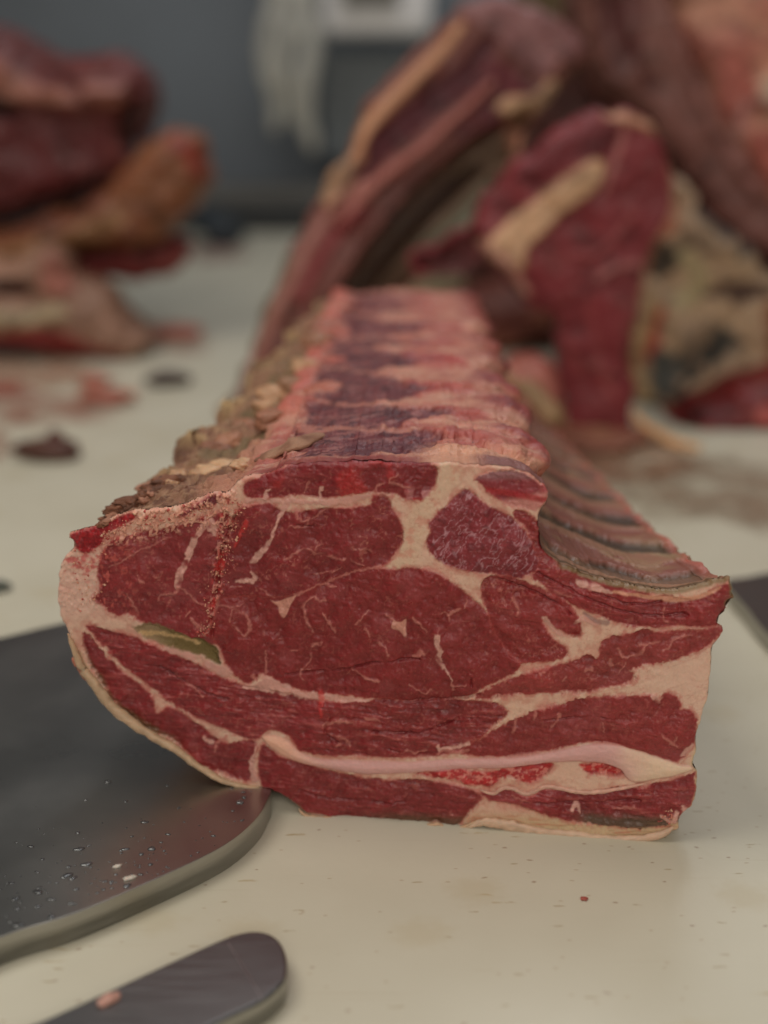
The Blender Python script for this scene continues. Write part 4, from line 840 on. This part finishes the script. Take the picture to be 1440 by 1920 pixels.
# ------------------------------------------------------------------ meats behind, built as solid pieces with a modelled front
def piece(name, outline, D0, label, cat, base, regions=(), strokes=(), yaw=0, lean=0, thick=.08, bulge=.02, step=7, rough_amp=.006, warp=8, seed=0, group=None, var=.35, base2=None, mat=None, back=None, floor=None):
    OP = resample(smooth_poly(outline, 4), step*.8)
    t_ = np.arange(len(OP))*step*.8; on_ = np.roll(OP, -2, 0)-np.roll(OP, 2, 0); on_ = np.stack([on_[:, 1], -on_[:, 0]], -1)/(np.linalg.norm(on_, axis=1, keepdims=True)+1e-9)
    OP = OP+on_*((fbm(t_/38, t_*0, oct=3, seed=seed+31)-.5)*26)[:, None]
    x0, y0 = OP.min(0)-step*2; x1, y1 = OP.max(0)+step*2
    X, Y = np.meshgrid(np.arange(x0, x1, step), np.arange(y0, y1, step))
    sd, NX, NY = poly_sdf(X, Y, OP, step*500, near=True)
    cin = sd > -step*.75; cells = cin[:-1, :-1] & cin[1:, :-1] & cin[:-1, 1:] & cin[1:, 1:]
    sn = (sd < 0) & (sd > -step*1.6); XS = np.where(sn, NX, X); YS = np.where(sn, NY, Y); sd = np.where(sn, 0, sd)
    n1 = fbm(X/90, Y/90, oct=4, seed=seed+1); n2 = fbm(X/28, Y/28, oct=4, seed=seed+2)
    wx = (fbm(X/40, Y/40, oct=3, seed=seed+3)-.5)*2*warp; wy = (fbm(X/40, Y/40, oct=3, seed=seed+4)-.5)*2*warp
    C = np.broadcast_to(np.array(base), X.shape+(3,))*(1+(n1-.5)*var+(n2-.5)*var)[..., None]
    if base2 is not None: C = mix(C, np.array(base2), sst(.45, .62, n1*.5+n2*.5))
    h = (n1-.5)*rough_amp*2.4+(n2-.5)*rough_amp
    lab = np.zeros(X.shape, int); tb = {0: ('body', mat or M_FAR, None)}
    for i, rg in enumerate(regions):
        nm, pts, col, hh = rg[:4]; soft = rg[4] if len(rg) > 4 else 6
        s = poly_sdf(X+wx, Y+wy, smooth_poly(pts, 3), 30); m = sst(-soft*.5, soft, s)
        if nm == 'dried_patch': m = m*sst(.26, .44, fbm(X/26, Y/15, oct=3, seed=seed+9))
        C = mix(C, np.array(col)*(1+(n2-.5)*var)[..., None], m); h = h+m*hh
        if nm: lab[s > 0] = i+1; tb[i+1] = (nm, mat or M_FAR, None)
    q = fbm((X+wx*2)/46, (Y+wy*2)/24, oct=4, seed=seed+21); vn = (1-sst(0, .035, np.abs(q-.5)))*sst(.42, .6, fbm(X/80, Y/80, oct=2, seed=seed+22))
    C = mix(C, C*.45+np.array([.14, .085, .065]), vn*.7); h = h+vn*.002
    C = C*(1-.5*sst(.56, .72, fbm(X/34, Y/22, oct=3, seed=seed+23))*np.array(.8))[..., None]
    for pts, wd, col, hh in strokes:
        s = stroke(X+wx*.6, Y+wy*.6, pts, wd, 6); C = mix(C, np.array(col), s*.9); h = h+s*hh
    Rr = max(30, bulge/.0009); t = np.clip(sd/Rr, 0, 1); bl_ = bulge*np.sqrt(np.clip(1-(1-t)**2, 0, 1))
    Pp = on_plane(XS, YS, D0, yaw, lean); 
    dirn = np.array([yaw, -1.0, lean]); dirn = dirn/np.linalg.norm(dirn)
    Pp = Pp+dirn*(bl_+h*np.clip(sd/20, 0, 1))[..., None]
    if floor is not None: Pp[..., 2] = np.maximum(Pp[..., 2], floor)
    zmin = Pp[np.pad(cells, ((0, 1), (0, 1)))][:, 2].min(); c0 = Pp[np.pad(cells, ((0, 1), (0, 1)))].mean(0)
    root = empty(name, (c0[0], c0[1]+thick*.4, max(zmin, 0)), label, cat, group)
    nn = grid_normals(Pp); s = 1 if np.median(nn[..., 1]) < 0 else -1
    # grid: x grows with i, y px (downwards) with j
    emit(Pp, C, cells, lab[:-1, :-1], tb, root, s, nn*s)
    # sides and back
    H, W = X.shape; ids = np.arange(H*W).reshape(H, W); E = []
    cp = np.pad(cells, 1)
    for j, i in zip(*np.nonzero(cells)):
        if not cp[j, i+1]: E.append((ids[j, i], ids[j, i+1]))
        if not cp[j+2, i+1]: E.append((ids[j+1, i+1], ids[j+1, i]))
        if not cp[j+1, i]: E.append((ids[j+1, i], ids[j, i]))
        if not cp[j+1, i+2]: E.append((ids[j, i+1], ids[j+1, i+1]))
    us = sorted({a for e in E for a in e}); mp_ = {a: k for k, a in enumerate(us)}; n = len(us)
    ring = Pp.reshape(-1, 3)[us]; cen = ring.mean(0); rr = []
    for f, sh in ((0, 1.0), (.35, 1.01), (.75, .96), (1.0, .8)):
        q = cen+(ring-cen)*sh-dirn*thick*f; q = q+ (np.random.RandomState(seed+int(f*10)).rand(n, 3)-.5)*0; rr.append(q)
    cb = cen-dirn*thick*1.03
    V = np.vstack(rr+[cb[None]])
    if floor is not None: V[:, 2] = np.maximum(V[:, 2], floor)
    Fq = []
    for a_, b_ in E:
        i, j = mp_[a_], mp_[b_]
        for k in range(3): Fq.append((k*n+j, k*n+i, (k+1)*n+i, (k+1)*n+j))
        Fq.append((3*n+j, 3*n+i, 4*n))
    Cb = np.broadcast_to(np.array(back if back is not None else base), V.shape)*(.8+.4*np.random.RandomState(seed).rand(len(V)))[:, None]
    link_mesh('back', V, Fq, mat or M_FAR, root, Cb)
    return root
GB = 1.55
def g(r, gg, b, k=GB): return lin(r, gg, b, k)
# big dark quarter behind everything on the right
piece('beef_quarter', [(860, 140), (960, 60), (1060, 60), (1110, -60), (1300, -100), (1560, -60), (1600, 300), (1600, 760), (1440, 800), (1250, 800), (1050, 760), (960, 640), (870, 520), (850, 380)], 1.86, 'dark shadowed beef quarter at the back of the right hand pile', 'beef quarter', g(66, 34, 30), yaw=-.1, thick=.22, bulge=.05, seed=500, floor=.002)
# rack leaning, ribs inside
piece('leaning_rib_rack', [(418, 800), (440, 740), (470, 640), (510, 540), (545, 470), (590, 390), (612, 335), (650, 290), (672, 215), (720, 150), (775, 95), (830, 35), (858, 10), (870, 4), (885, 2), (930, -6), (1000, 14), (1060, 50), (1100, 92), (1086, 120), (1050, 150), (1020, 200), (985, 260), (965, 330), (930, 372), (880, 430), (820, 480), (770, 540), (700, 600), (640, 700), (600, 800)],
      1.40, 'tall side of beef ribs leaning behind the roast, dark rib cage showing', 'rib rack', g(96, 52, 46),
      [('rib_cage', [(640, 540), (560, 680), (520, 790), (610, 790), (700, 600), (770, 540), (820, 480), (880, 430), (930, 372), (965, 320), (985, 260), (1000, 200), (950, 220), (900, 250), (850, 290), (780, 350), (720, 420), (680, 470)], g(92, 68, 54), -.05, 12),
       ('lean', [(660, 320), (690, 260), (740, 215), (800, 170), (860, 120), (905, 75), (930, 90), (905, 150), (860, 190), (800, 240), (740, 290), (700, 330), (665, 350)], g(70, 22, 30), -.006),
       ('lean', [(900, 110), (960, 130), (1010, 180), (960, 230), (890, 250), (850, 260), (880, 200)], g(84, 30, 36), 0),
       ('end_face', [(870, 10), (930, -4), (1000, 14), (1060, 50), (1095, 92), (1050, 130), (1020, 150), (960, 110), (915, 70), (880, 40)], g(112, 74, 74), .004),
       ('fat_lump', [(925, 200), (955, 182), (1000, 178), (1030, 152), (1052, 168), (1040, 192), (1015, 206), (985, 214), (950, 222)], g(170, 136, 106), .006),
       ('fat_lump', [(952, 236), (972, 222), (984, 246), (990, 276), (970, 288), (956, 262)], g(160, 112, 92), .008),
       ('fat_lump', [(605, 340), (640, 290), (665, 300), (660, 350), (640, 380), (605, 395)], g(146, 112, 88), .01)],
      [([(440, 780), (470, 690), (515, 590), (570, 480), (620, 400), (680, 345)], [10, 12, 12, 10, 10, 8], g(138, 92, 84), .006), ([(670, 300), (680, 250), (740, 185), (800, 125), (860, 55)], [10, 11, 11, 10, 8], g(176, 130, 100), .004), ([(655, 280), (672, 222), (730, 150), (800, 82), (845, 35)], [7, 8, 8, 7, 6], g(100, 54, 42), 0),
       ([(640, 420), (700, 350), (780, 290), (850, 225), (920, 160)], [10, 9, 8, 7, 5], g(150, 92, 84), .012), ([(560, 560), (620, 450), (680, 400)], [10, 14, 10], g(112, 44, 46), .004), ([(430, 790), (460, 690), (500, 580), (545, 480)], [3, 4, 5, 4], g(84, 82, 66), 0),
       ([(560, 760), (620, 600), (720, 460), (840, 340), (950, 250)], 11, g(104, 86, 70), .014), ([(640, 640), (740, 500), (850, 390), (950, 290)], 11, g(106, 86, 70), .014), ([(800, 460), (860, 420), (920, 350)], [12, 18, 12], g(112, 112, 98), .015), ([(600, 700), (680, 560), (790, 420), (900, 310)], 9, g(54, 34, 28), -.014), ([(580, 700), (660, 540), (750, 420), (860, 320)], 7, g(44, 26, 22), -.012), ([(1040, 120), (1055, 150), (1048, 190)], [6, 5, 4], g(130, 84, 76), .006)],
      yaw=.1, lean=.22, thick=.09, bulge=.008, warp=4, seed=510, floor=.002, step=5, back=g(120, 96, 74))
# red chop standing
piece('red_steak', [(1140, 208), (1200, 222), (1240, 262), (1262, 320), (1262, 380), (1240, 430), (1212, 480), (1200, 560), (1190, 650), (1186, 740), (1180, 805), (1120, 810), (1066, 796), (1054, 720), (1046, 640), (1040, 592), (985, 566), (940, 530), (905, 480), (860, 520), (800, 520), (770, 490), (820, 460), (880, 420), (905, 370), (950, 335), (985, 290), (1040, 245), (1090, 215)], 1.30,
      'tall deep red shoulder cut with a cream fat bar standing upright behind the roast', 'beef cut', g(106, 37, 42),
      [('fat_bar', [(940, 420), (985, 385), (1040, 340), (1095, 300), (1125, 296), (1132, 322), (1110, 355), (1060, 395), (1015, 440), (985, 470), (985, 500), (950, 500), (905, 465)], g(176, 140, 110), .008),
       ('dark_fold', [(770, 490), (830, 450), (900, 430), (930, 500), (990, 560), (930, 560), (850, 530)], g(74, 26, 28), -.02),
       ('upper_lean', [(970, 330), (990, 285), (1050, 245), (1120, 220), (1155, 240), (1140, 290), (1080, 305), (1010, 350)], g(92, 32, 38), 0)],
      [([(1172, 222), (1166, 260), (1150, 310), (1128, 360)], [3.5, 3, 4, 3], g(150, 94, 90), .002), ([(1050, 480), (1120, 470), (1190, 400)], [6, 5, 4], g(122, 54, 56), .003), ([(1120, 520), (1150, 500), (1196, 492)], [5, 4, 6], g(140, 86, 84), .003), ([(1255, 300), (1266, 370), (1240, 440), (1215, 500), (1200, 560), (1188, 700)], [5, 6, 4, 5, 4, 3], g(158, 116, 94), .004), ([(1140, 212), (1190, 226), (1230, 244)], [8, 6, 7], g(160, 120, 94), .006),
       ([(905, 455), (950, 490), (985, 545)], [8, 7, 5], g(170, 122, 108), .006), ([(1060, 640), (1090, 700)], 3, g(126, 56, 56), 0), ([(1100, 560), (1120, 640), (1130, 720)], 2, g(126, 60, 60), 0), ([(1130, 700), (1150, 740)], 4, g(128, 60, 60), 0)],
      yaw=-.05, thick=.07, bulge=.011, warp=5, seed=520, floor=.002, step=6)
# grey and yellow outer skin piece
piece('fat_covered_shank', [(1262, 330), (1300, 372), (1350, 420), (1400, 470), (1470, 540), (1520, 620), (1480, 700), (1400, 730), (1330, 752), (1250, 785), (1196, 800), (1182, 760), (1190, 640), (1204, 540), (1225, 450), (1245, 380)], 1.42,
      'rounded shank covered in grey yellow dried fat with dark blotches and a red smear', 'beef shank', g(158, 132, 106),
      [('dried_patch', [(1215, 440), (1260, 440), (1250, 480), (1220, 520), (1205, 500)], g(46, 40, 34), 0), ('dried_patch', [(1290, 350), (1350, 400), (1400, 460), (1370, 475), (1320, 440), (1280, 400)], g(54, 52, 50), -.004), ('dried_patch', [(1280, 535), (1340, 525), (1420, 530), (1430, 550), (1350, 555), (1300, 550)], g(72, 52, 44), -.004),
       ('dried_patch', [(1190, 660), (1260, 640), (1340, 610), (1360, 640), (1300, 680), (1250, 720), (1240, 760), (1190, 765)], g(62, 62, 58), -.003), ('red_smear', [(1195, 570), (1215, 565), (1222, 620), (1205, 670), (1192, 690), (1192, 620)], g(142, 48, 40), .001), ('orange_side', [(1400, 560), (1440, 560), (1530, 600), (1480, 720), (1380, 730), (1400, 650)], g(112, 66, 40), 0)],
      [([(1255, 380), (1240, 420), (1222, 440)], [3, 5, 3], g(148, 78, 62), .003), ([(1186, 800), (1184, 740), (1192, 620), (1205, 550)], [4, 4, 4, 3], g(162, 134, 96), .004), ([(1255, 470), (1290, 520), (1240, 560)], [10, 14, 12], g(146, 132, 100), 0)],
      yaw=.15, thick=.14, bulge=.05, warp=22, seed=530, floor=.002, base2=g(134, 112, 92), step=7, rough_amp=.012, back=g(110, 66, 44))
# hanging flank across the upper right
piece('flank_strip', [(1090, -60), (1240, -60), (1262, 40), (1300, 130), (1350, 230), (1410, 330), (1480, 430), (1520, 540), (1440, 500), (1370, 440), (1300, 360), (1240, 270), (1180, 200), (1120, 140), (1092, 60)], 1.55,
      'long brownish purple flank flap slanting down across the upper right', 'beef flank', g(104, 66, 60), [('lean', [(1110, -40), (1180, -40), (1200, 60), (1170, 150), (1120, 110)], g(82, 44, 42), -.01), ('lean', [(1230, 0), (1250, 20), (1300, 140), (1370, 260), (1440, 370), (1400, 380), (1320, 260), (1260, 120)], g(116, 76, 70), .01)],
      [([(1240, -40), (1265, 50), (1320, 170), (1420, 330), (1480, 420)], [4, 4, 5, 5, 4], g(134, 66, 62), .006), ([(1150, 0), (1160, 60), (1210, 170)], 4, g(70, 30, 30), -.01)], yaw=.1, lean=.12, thick=.10, bulge=.03, seed=540)
piece('fatty_carcass_side', [(1215, -60), (1600, -80), (1620, 300), (1600, 620), (1480, 500), (1420, 380), (1350, 260), (1290, 140), (1240, 30)], 1.74, 'broad pink fatty carcass side filling the top right corner', 'carcass side', g(170, 120, 100),
      [('pale_knob', [(1380, 170), (1420, 140), (1480, 130), (1500, 190), (1440, 200), (1390, 195)], g(170, 146, 126), .02), ('lean', [(1330, 100), (1380, 110), (1400, 200), (1370, 250), (1330, 190)], g(164, 96, 86), -.004), ('lean', [(1380, 250), (1450, 240), (1520, 330), (1500, 420), (1430, 350)], g(158, 86, 76), 0)],
      [([(1360, 290), (1380, 200), (1420, 190)], 6, g(150, 110, 104), .004)], thick=.2, bulge=.05, seed=550, base2=g(156, 96, 84))
# red cut on the right
piece('red_trimming', [(1262, 800), (1300, 762), (1350, 738), (1420, 720), (1520, 720), (1560, 820), (1520, 920), (1440, 905), (1380, 880), (1320, 862), (1280, 840)], 1.36, 'wet bright red chunk at the right edge below the shank', 'meat chunk', g(98, 18, 20),
      [('fat_patch', [(1390, 750), (1430, 740), (1440, 770), (1400, 780)], g(150, 70, 66), .004), ('fat_patch', [(1290, 800), (1330, 790), (1330, 820), (1295, 825)], g(140, 66, 52), .004), ('dark_hollow', [(1240, 790), (1300, 750), (1340, 745), (1300, 790), (1270, 810)], g(48, 16, 14), -.01)], [([(1400, 880), (1440, 900), (1470, 930)], 6, g(150, 100, 80), .004)], thick=.12, bulge=.04, seed=560, floor=.002, base2=g(66, 14, 14))
ribbon('rind_curl', [on_plane(np.array(float(x)), np.array(float(y)), d) for x, y, d in ((1186, 770, 1.28), (1205, 795, 1.27), (1235, 815, 1.26), (1265, 830, 1.25), (1300, 838, 1.24), (1315, 836, 1.24))], [.004, .006, .007, .006, .003], [.004, .005, .006, .005, .003], g(176, 136, 98), M_FAR, None, 8)
bpy.data.objects['rind_curl']['label'] = 'thin curled yellow rind strip at the foot of the shank'; bpy.data.objects['rind_curl']['category'] = 'rind strip'

def lump(name, px, py, r, col, label, cat='meat scrap', seed=0, col2=None, rot=0, amp=.35, sub=4, z=None, group=None):
    p = on_table(np.array(float(px)), np.array(float(py)), 0); zc = r[2]*.75 if z is None else z
    o = blob(name, (0, 0, 0), r, col, M_FAR, None, seed, amp, sub, 1.6, rot, col2)
    v = np.array([q.co[:] for q in o.data.vertices]); v[:, 2] = np.maximum(v[:, 2], -zc+.0015); o.data.vertices.foreach_set('co', v.astype(np.float32).ravel()); o.data.update()
    o.location = (p[0], p[1], zc); return tag(o, label, cat, group)
lump('meat_trimming', 1110, 826, (.055, .06, .009), g(120, 78, 64), 'brown pink trimming between the ribs and the standing red cut', seed=62, col2=g(140, 100, 78))
lump('meat_trimming', 978, 865, (.038, .040, .062), g(140, 86, 76), 'pink fat lump with red spot right of the roast spine, behind the ribs', seed=63, col2=g(122, 58, 52), z=.045)
lump('meat_trimming', 960, 640, (.10, .09, .06), g(92, 46, 38), 'low brown red heap between spine end and standing red cut', seed=64, col2=g(130, 78, 62))
lump('meat_trimming', 590, 690, (.05, .06, .05), g(130, 58, 46), 'reddish scrap between the leaning rib rack and the roast', seed=65, col2=g(90, 50, 42))
lump('fat_trimming', 810, 600, (.13, .06, .10), g(128, 124, 104), 'pale greenish fat lump showing above the far end of the spine', seed=66, col2=g(150, 132, 110), z=.095)
a_ = on_plane(np.array(940.), np.array(700.), 1.20); b_ = on_plane(np.array(1048.), np.array(795.), 1.13)
tag(ribbon('bare_rib', [a_, a_*.66+b_*.34+np.array([.006, 0, .004]), a_*.33+b_*.67+np.array([.004, 0, .002]), b_], .012, .008, g(116, 90, 62), M_FAR, None, 70), 'tan bare rib bone lying behind the roast ribs', 'rib bone')

# ------------------------------------------------------------------ left pile
piece('dark_beef_joint', [(-160, 60), (-60, 40), (30, 70), (80, 100), (140, 108), (200, 96), (262, 135), (288, 175), (276, 232), (262, 262), (300, 280), (250, 330), (190, 372), (90, 398), (-20, 420), (-160, 430)], 1.88, 'large dark purple red joint on top of the left hand pile', 'beef joint', g(86, 40, 38),
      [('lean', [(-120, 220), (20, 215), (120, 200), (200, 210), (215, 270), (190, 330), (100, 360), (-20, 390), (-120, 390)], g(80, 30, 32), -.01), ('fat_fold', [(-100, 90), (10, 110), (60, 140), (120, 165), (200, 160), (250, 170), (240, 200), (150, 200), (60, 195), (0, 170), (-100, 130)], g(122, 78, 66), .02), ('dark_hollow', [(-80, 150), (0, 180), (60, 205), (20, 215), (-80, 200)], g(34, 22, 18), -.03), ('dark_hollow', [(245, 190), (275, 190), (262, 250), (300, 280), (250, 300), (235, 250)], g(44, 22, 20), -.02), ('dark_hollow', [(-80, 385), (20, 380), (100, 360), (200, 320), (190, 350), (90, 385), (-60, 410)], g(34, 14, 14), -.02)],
      [([(20, 80), (60, 110), (130, 150), (190, 190)], 8, g(74, 30, 30), -.012), ([(150, 120), (210, 118), (270, 150)], 5, g(88, 28, 28), .0), ([(180, 175), (240, 168)], 10, g(132, 88, 80), .01)], thick=.2, bulge=.06, seed=600, rough_amp=.014, var=.6)
piece('orange_fat_joint', [(-160, 480), (-20, 440), (60, 415), (150, 385), (215, 330), (262, 285), (318, 244), (352, 250), (380, 285), (388, 335), (372, 388), (332, 420), (312, 442), (240, 458), (130, 475), (60, 510), (0, 545), (-160, 580)], 1.80, 'tapered joint with orange brown fat jutting right under the dark joint', 'beef joint', g(118, 72, 46),
      [('red_rim', [(320, 250), (370, 265), (395, 320), (380, 340), (350, 290), (325, 275)], g(116, 44, 32), 0), ('fat_side', [(-120, 500), (0, 460), (120, 430), (220, 390), (260, 410), (180, 450), (60, 490), (-100, 550)], g(122, 88, 60), 0)], [], thick=.18, bulge=.05, seed=610, rough_amp=.016, var=.7, base2=g(92, 50, 34))
piece('red_offcut', [(110, 470), (200, 455), (300, 445), (350, 462), (352, 490), (320, 512), (240, 522), (150, 525), (115, 505)], 1.86, 'dark red offcut lying under the orange fat joint', 'meat offcut', g(112, 44, 42), [], [], thick=.1, bulge=.03, seed=620, floor=.002)
piece('pale_offcut', [(-160, 470), (-40, 500), (80, 465), (115, 480), (150, 520), (205, 540), (225, 580), (255, 615), (285, 645), (240, 672), (150, 660), (60, 652), (-60, 650), (-160, 660)], 1.72, 'pale grey pink offcut with dark red underside at the foot of the left pile', 'meat offcut', g(128, 96, 80),
      [('lean', [(-120, 500), (-20, 510), (60, 520), (60, 550), (-20, 540), (-120, 560)], g(52, 22, 20), -.02), ('lean', [(-120, 610), (0, 615), (90, 605), (160, 625), (230, 650), (240, 670), (150, 660), (60, 650), (-120, 650)], g(116, 38, 38), 0), ('fat_side', [(-60, 565), (40, 570), (120, 560), (140, 590), (60, 605), (-60, 600)], g(140, 124, 100), .01), ('pink_top', [(90, 470), (120, 480), (150, 520), (140, 550), (90, 540)], g(134, 84, 72), .01)], [], thick=.1, bulge=.04, seed=630, rough_amp=.012, var=.5, floor=.002)
lump('meat_scrap', 92, 858, (.032, .020, .010), g(66, 38, 28), 'dark brown red scrap alone on the white table left of the roast', seed=71, amp=.6)
lump('meat_scrap', 105, 850, (.012, .010, .014), g(70, 30, 22), 'small peaked bit on the dark brown scrap left of the roast', seed=73, amp=.5)
lump('meat_scrap', 312, 722, (.028, .014, .010), g(56, 44, 40), 'small flat near black scrap below the left pile', seed=72, amp=.4)
lump('meat_scrap', 200, 752, (.036, .03, .008), g(132, 76, 64), 'pink red scrap between the black scrap and the left frame edge', seed=74, amp=.6, col2=g(160, 108, 88))
lump('meat_scrap', 178, 722, (.018, .02, .007), g(146, 86, 74), 'small salmon pink scrap just above the pink red scrap', seed=75, amp=.6)
lump('meat_scrap', 340, 628, (.040, .03, .008), g(160, 98, 86), 'thin pink smear of fat near the pale offcut', seed=76, amp=.6)
# thin films on the board: blood, and painted shade and reflection of the pile
def film(name, pts, col, label, seed, z=.0006, strong=.9):
    P_ = resample(smooth_poly(pts, 6), 6); W_ = np.array([on_table(np.array(a), np.array(b_), z) for a, b_ in P_]); c = W_.mean(0)
    n = fbm(W_[:, 0]*30+seed, W_[:, 1]*30, None, 3, seed); W_ = c+(W_-c)*(1+(n-.5)*.7)[:, None]; W_[:, 2] = z
    fs = [1, .8, .55, .25]; V = np.vstack([c+(W_-c)*f for f in fs]+[c[None]]); N_ = len(W_); V[:, 2] = z
    al = np.r_[np.zeros(N_), np.full(N_, .55), np.full(N_, 1.), np.full(N_, 1.), 1.]
    Fq = [(r*N_+i, r*N_+(i+1) % N_, (r+1)*N_+(i+1) % N_, (r+1)*N_+i) for r in range(3) for i in range(N_)]+[(3*N_+i, 3*N_+(i+1) % N_, 4*N_) for i in range(N_)]
    m, nt, b = plain('blood_or_shade_film_%d' % seed, col, .3, 0, 0, 60, .25); L = nt.links.new
    at = nt.nodes.new('ShaderNodeAttribute'); at.attribute_name = 'Col'; g_ = nt.nodes.new('ShaderNodeNewGeometry'); no = nt.nodes.new('ShaderNodeTexNoise'); no.inputs['Scale'].default_value = 22; no.inputs['Detail'].default_value = 5
    L(g_.outputs['Position'], no.inputs['Vector']); r = nt.nodes.new('ShaderNodeMapRange'); r.inputs['From Min'].default_value = .35; r.inputs['From Max'].default_value = .6; r.inputs['To Min'].default_value = .25; r.inputs['To Max'].default_value = strong
    L(no.outputs['Fac'], r.inputs['Value']); mu = nt.nodes.new('ShaderNodeMath'); mu.operation = 'MULTIPLY'; L(at.outputs['Fac'], mu.inputs[0]); L(r.outputs['Result'], mu.inputs[1]); L(mu.outputs[0], b.inputs['Alpha'])
    o = link_mesh(name, V, Fq, m, None, np.stack([al]*3, -1))
    return tag(o, label, 'blood smear', 'blood smears on the board')
film('blood_smear', [(1030, 850), (1100, 810), (1200, 815), (1290, 850), (1300, 885), (1220, 905), (1110, 910)], (.34, .19, .12), 'orange brown smear at the foot of the standing red cut', 89, .0012, .85)
film('blood_smear', [(-40, 745), (60, 735), (150, 742), (235, 730), (262, 748), (220, 785), (130, 790), (60, 800), (-20, 790)], (.42, .20, .15), 'ragged pink patch around the pink red scrap on the left', 86, .0010, .7)
film('blood_smear', [(270, 600), (330, 600), (385, 625), (395, 655), (330, 668), (270, 655)], (.40, .22, .17), 'faint pink smudge right of the pale offcut tip', 87, .0010, .6)
film('blood_smear', [(-30, 800), (20, 812), (30, 840), (0, 870), (-30, 860)], (.42, .22, .16), 'pink smudge cut by the left frame edge', 88, .0010, .7)
film('blood_smear', [(-120, 660), (60, 656), (200, 680), (230, 720), (190, 742), (60, 730), (-120, 720)], (.50, .31, .22), 'broad pale pink smear in front of the left pile', 81)
film('blood_smear', [(-100, 722), (0, 712), (50, 716), (80, 735), (40, 745), (-60, 748)], (.38, .08, .06), 'narrow red smear at the left frame edge', 82, .0016)
film('blood_smear', [(20, 775), (60, 768), (80, 782), (50, 796), (25, 790)], (.55, .33, .25), 'tiny faint pink smear above the brown scrap', 83)
film('blood_smear', [(350, 470), (430, 455), (470, 470), (440, 490), (370, 492)], (.45, .30, .26), 'faint brownish smear right of the pile near the dark wall base', 84)

film('pile_shade_film', [(1120, 900), (1200, 850), (1320, 850), (1460, 880), (1600, 930), (1560, 985), (1440, 1000), (1330, 985), (1240, 975), (1170, 940)], (.33, .24, .17), 'thin brown film painting shade and reflection of the pile on the board below the red chunk', 85)  # brown colour stands in for shade and reflection of the pile
lump('meat_scrap', -6, 1106, (.010, .008, .004), g(60, 64, 56), 'tiny grey green scrap cut by the left frame edge above the steel plate', seed=79)
# ------------------------------------------------------------------ things by the wall
def wp(px, py, D): return on_plane(np.array(float(px)), np.array(float(py)), D)
def wall_box(name, x0, y0, x1, y1, D, th, mat, label, cat, bev=.01):
    a = wp(x0, y1, D); b_ = wp(x1, y0, D)
    return tag(box(name, a[0], b_[0], D, D+th, a[2], b_[2], mat, None, bev), label, cat)
M_WHITE = plain('white_plastic', (.82, .80, .80), .5, 0, 0, 6, .12)[0]; M_PALE = plain('pale_panel', (.20, .225, .245), .5, 0, 0, 5, .15)[0]
M_BROWN = plain('brown_board', (.10, .062, .022), .6, 0, 0, 5, .1)[0]; M_BLACK = plain('black_rubber', (.018, .02, .022), .5)[0]; M_SHELF = plain('shelf_metal', (.14, .135, .125), .5, .2, 0, 6, .1)[0]
wall_box('wall_shelf', -700, 352, 2100, 388, 3.42, .2, M_SHELF, 'grey metal ledge running along the wall behind the table', 'ledge')
wall_box('base_rail', -700, 385, 2100, 440, 3.36, .06, M_BLACK, 'black rail between the table end and the wall', 'rail')
strips = [(492, 0, 520, 250), (524, 0, 552, 232), (556, 0, 596, 285)]
for k, (x0, y0, x1, y1) in enumerate(strips):
    a = wp(x0, y1, 3.3); b_ = wp(x1, y0-200, 3.3); hgt = b_[2]-a[2]; xm = (a[0]+b_[0])/2; wd = (b_[0]-a[0])/2
    pts = [(xm+.012*math.sin(q*1.9+k), 3.3+.01*math.cos(q*1.3), a[2]+hgt*q/7) for q in range(8)]
    tag(ribbon('plastic_strip', pts, [wd*.8, wd], .012, (.42, .41, .37), M_FAR, None, 90+k), ('left', 'middle', 'right')[k]+' one of three cream hanging strips in front of the wall', 'hanging strip', 'cream strips hanging by the wall')
wall_box('white_case', 600, -120, 812, 66, 3.38, .2, M_WHITE, 'white case on the wall at the top of the frame left of the rib rack', 'wall case', .03)
wall_box('dark_slot', 640, -80, 750, 4, 3.34, .05, M_SHELF, 'grey drawer front on the white wall case', 'drawer')
wall_box('wall_panel', 605, 92, 900, 300, 3.6, .1, M_PALE, 'blue grey panel below the white wall case', 'wall panel')
wall_box('brown_board', 960, -200, 1220, 120, 2.6, .05, M_BROWN, 'yellow brown board behind the meat pile at the top centre', 'board')
tag(ribbon('black_hose', [wp(330, 420, 3.1), wp(370, 405, 3.1), wp(410, 425, 3.05), wp(430, 450, 3.0)], .05, .03, (.02, .026, .032), M_FAR, None, 97), 'black bundle lying on the far end of the table beside the left pile', 'black bundle')
# dark steel tray and marker at the right
pl = smooth_poly([(1362, 1092), (1400, 1082), (1480, 1070), (1700, 1060), (1760, 1150), (1700, 1260), (1520, 1250), (1440, 1188), (1400, 1140)], 4)
slab('dark_tray', tpts(pl, .012), .0006, .012, plain('dark_tray_top', (.045, .034, .03), .4)[0], M_STEELSIDE, 'flat dark brown tray at the right edge beyond the rib tips', 'tray')
p = on_table(np.array(1095.), np.array(1687.), 0)
tag(blob('meat_speck', p+np.array([0, 0, .0006]), (.0016, .0013, .0008), lin(128, 62, 52, 1.6), M_FAT, None, 33, .5, 3, 2, 0), 'single tiny dried red speck on the white board below the roast', 'meat scrap')
